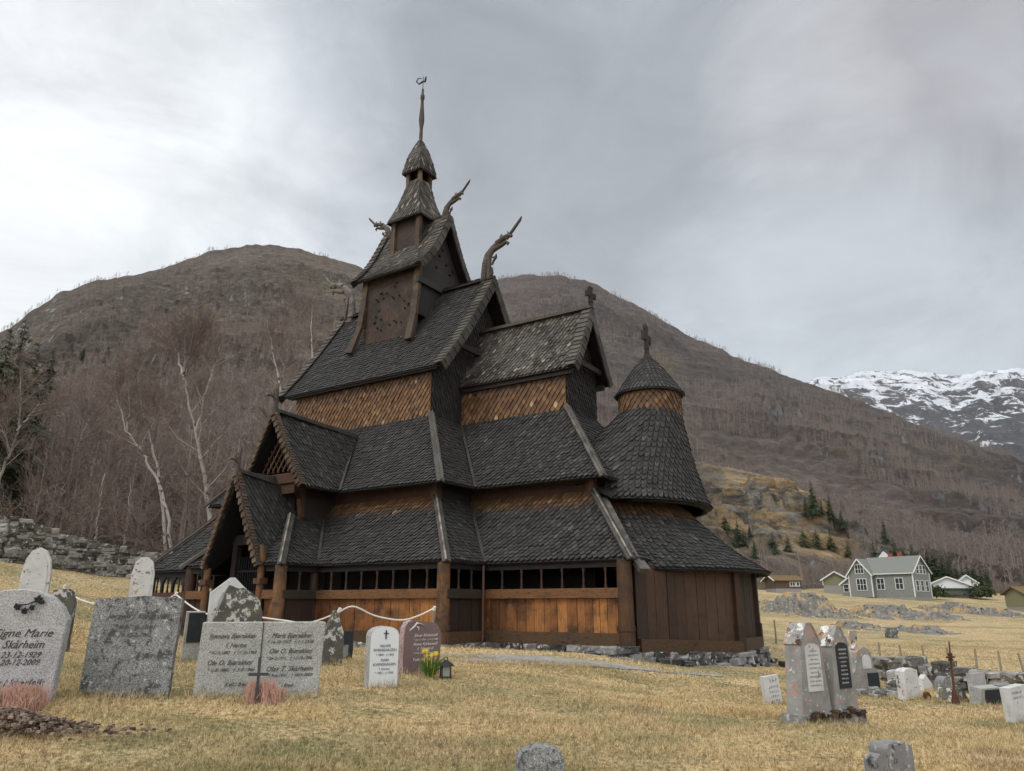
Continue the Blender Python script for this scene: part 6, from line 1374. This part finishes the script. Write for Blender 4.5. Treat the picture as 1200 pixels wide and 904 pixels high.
# ================================================================ AIR
mb=MB(); mb.box((-3600,-900,-70),(3600,7500,1900)); hz=NT('haze_air'); hz.n.remove(hz.p); pv_=hz.new('ShaderNodeVolumePrincipled'); pv_.inputs['Color'].default_value=(.86,.90,.96,1); pv_.inputs['Density'].default_value=.00005; pv_.inputs['Anisotropy'].default_value=.2
hz.l(pv_.outputs[0],[q for q in hz.n if q.type=='OUTPUT_MATERIAL'][0].inputs['Volume']); o=mb.build('haze',hz.mat); tag(o,'thin pale valley haze',kind='stuff')
# ================================================================ camera, sun, sky
cam=bpy.data.cameras.new('camera'); co_=bpy.data.objects.new('camera',cam); col.objects.link(co_); sc.camera=co_
cam.sensor_width=36; cam.lens=36*F/1200; co_.location=(0,0,CAMZ); co_.rotation_euler=(PI/2+PITCH,0,0); cam.clip_start=.1; cam.clip_end=20000
SEL,SAZ=R_(48),R_(-125)     # sun: height, azimuth from straight ahead (negative = left)
sd=V((math.sin(SAZ)*math.cos(SEL),math.cos(SAZ)*math.cos(SEL),math.sin(SEL)))
sl=bpy.data.lights.new('sun','SUN'); sl.energy=1.4; sl.angle=R_(25); sl.color=(1,.965,.92); so=bpy.data.objects.new('sun',sl); col.objects.link(so)
so.rotation_euler=(-sd).to_track_quat('-Z','Y').to_euler(); so.location=(0,-20,60)
w=bpy.data.worlds.new('World'); sc.world=w; w.use_nodes=True; nt=w.node_tree; N=nt.nodes; N.clear()
out=N.new('ShaderNodeOutputWorld'); bg=N.new('ShaderNodeBackground'); nt.links.new(bg.outputs[0],out.inputs[0]); bg.inputs[1].default_value=.12
sky=N.new('ShaderNodeTexSky'); sky.sky_type='NISHITA'; sky.sun_disc=False; sky.sun_elevation=SEL; sky.sun_rotation=SAZ; sky.altitude=400
tc=N.new('ShaderNodeTexCoord'); 
def lk(a,b): nt.links.new(a,b)
def mth(op,a,b=None,c=None,clamp=False):
    q=N.new('ShaderNodeMath'); q.operation=op; q.use_clamp=clamp
    for i,x in enumerate((a,b,c)):
        if x is None: continue
        if isinstance(x,(int,float)): q.inputs[i].default_value=x
        else: lk(x,q.inputs[i])
    return q.outputs[0]
nrm=N.new('ShaderNodeVectorMath'); nrm.operation='NORMALIZE'; lk(tc.outputs['Generated'],nrm.inputs[0]); D=nrm.outputs[0]
def dotd(v):
    q=N.new('ShaderNodeVectorMath'); q.operation='DOT_PRODUCT'; lk(D,q.inputs[0]); q.inputs[1].default_value=tuple(V(v).normalized()); return q.outputs['Value']
def nz(scale,detail,rough,dist=0,stretch=(1,1,1),loc=(0,0,0)):
    mp=N.new('ShaderNodeMapping'); mp.inputs['Scale'].default_value=stretch; mp.inputs['Location'].default_value=loc; lk(D,mp.inputs[0])
    q=N.new('ShaderNodeTexNoise'); q.inputs['Scale'].default_value=scale; q.inputs['Detail'].default_value=detail; q.inputs['Roughness'].default_value=rough; q.inputs['Distortion'].default_value=dist; lk(mp.outputs[0],q.inputs['Vector']); return q.outputs['Fac']
def rmp(f,stops,ip='EASE'):
    q=N.new('ShaderNodeValToRGB'); e=q.color_ramp; e.interpolation=ip
    while len(e.elements)<len(stops): e.elements.new(.5)
    for i,(p,c) in enumerate(stops): e.elements[i].position=p; e.elements[i].color=(*( c if hasattr(c,'__len__') else (c,c,c)),1)
    lk(f,q.inputs[0]); return q.outputs[0]
def mixc(f,a,b,mode='MIX'):
    q=N.new('ShaderNodeMix'); q.data_type='RGBA'; q.blend_type=mode
    for i,x in ((0,f),(6,a),(7,b)):
        if isinstance(x,(int,float)): q.inputs[i].default_value=x if i==0 else (x,x,x,1)
        elif isinstance(x,tuple): q.inputs[i].default_value=(*x,1)
        else: lk(x,q.inputs[i])
    return q.outputs[2]
def near(v,c0,c1):   # smooth spot of cloud around a direction
    return rmp(dotd(v),[(c0,0),(c1,1)])
wob=nz(2.6,7,.58,.5,(1,1,1.5)); fine=nz(5.5,7,.6,.4,(1,1,2.2),(3,1,2))
base=rmp(fine,[(.34,(.36,.395,.435)),(.5,(.43,.465,.50)),(.64,(.54,.575,.605))])
def bump_fac(v,c0,c1,amp=.22):
    s=mth('ADD',dotd(v),mth('MULTIPLY',mth('SUBTRACT',wob,.5),amp)); return rmp(s,[(c0,0),(c1,1)])
SKYC=base
SKYC=mixc(bump_fac(ray(1080,90),.90,.99),SKYC,(.36,.36,.38))           # brownish-grey bank upper right
SKYC=mixc(bump_fac(ray(650,130),.93,.995,.14),SKYC,(.33,.35,.38))      # dark core above the turret
SKYC=mixc(bump_fac(ray(-60,260),.84,1.01,.22),SKYC,(.80,.83,.86))         # bright break at left
SKYC=mixc(bump_fac(ray(-330,200),.84,1.0,.2),SKYC,(.86,.88,.895))
SKYC=mixc(mth('MULTIPLY',bump_fac(ray(950,110),.992,.9995,.035),.55),SKYC,(.56,.57,.585))
SKYC=mixc(mth('MULTIPLY',bump_fac(ray(1000,420),.955,.995,.05),.7),SKYC,(.57,.62,.66))
cl2=nz(3.4,9,.62,.7,(1,1,1.9),(5,2,8)); SKYC=mixc(1.0,SKYC,rmp(cl2,[(.36,.86),(.5,1.0),(.64,1.12)],'LINEAR'),'MULTIPLY')
# an overcast sky is brighter overhead; unseen sky behind the camera brightened as fill
sep=N.new('ShaderNodeSeparateXYZ'); lk(D,sep.inputs[0])
SKYC=mixc(rmp(sep.outputs[2],[(.70,0),(.92,1)]),SKYC,(1.7,1.72,1.75))
SKYC=mixc(rmp(mth('MULTIPLY',sep.outputs[1],-1.0),[(.05,0),(.6,1)]),SKYC,(1.5,1.5,1.5))
SC=N.new('ShaderNodeVectorMath'); SC.operation='SCALE'; lk(SKYC,SC.inputs[0]); SC.inputs['Scale'].default_value=1/.12
fin=mixc(.06,SC.outputs[0],sky.outputs[0]); lk(fin,bg.inputs[0])
sc.view_settings.view_transform='Standard'; sc.view_settings.look='None'; sc.view_settings.gamma=1; sc.view_settings.exposure=0.27; sc.view_settings.use_curve_mapping=False
sc.cycles.use_denoising=True; sc.cycles.max_bounces=6; sc.cycles.diffuse_bounces=3; sc.cycles.glossy_bounces=2; sc.cycles.transmission_bounces=2; sc.cycles.transparent_max_bounces=4
sc.cycles.volume_bounces=0; sc.cycles.use_adaptive_sampling=True; sc.cycles.adaptive_threshold=.015; sc.cycles.sample_clamp_indirect=4
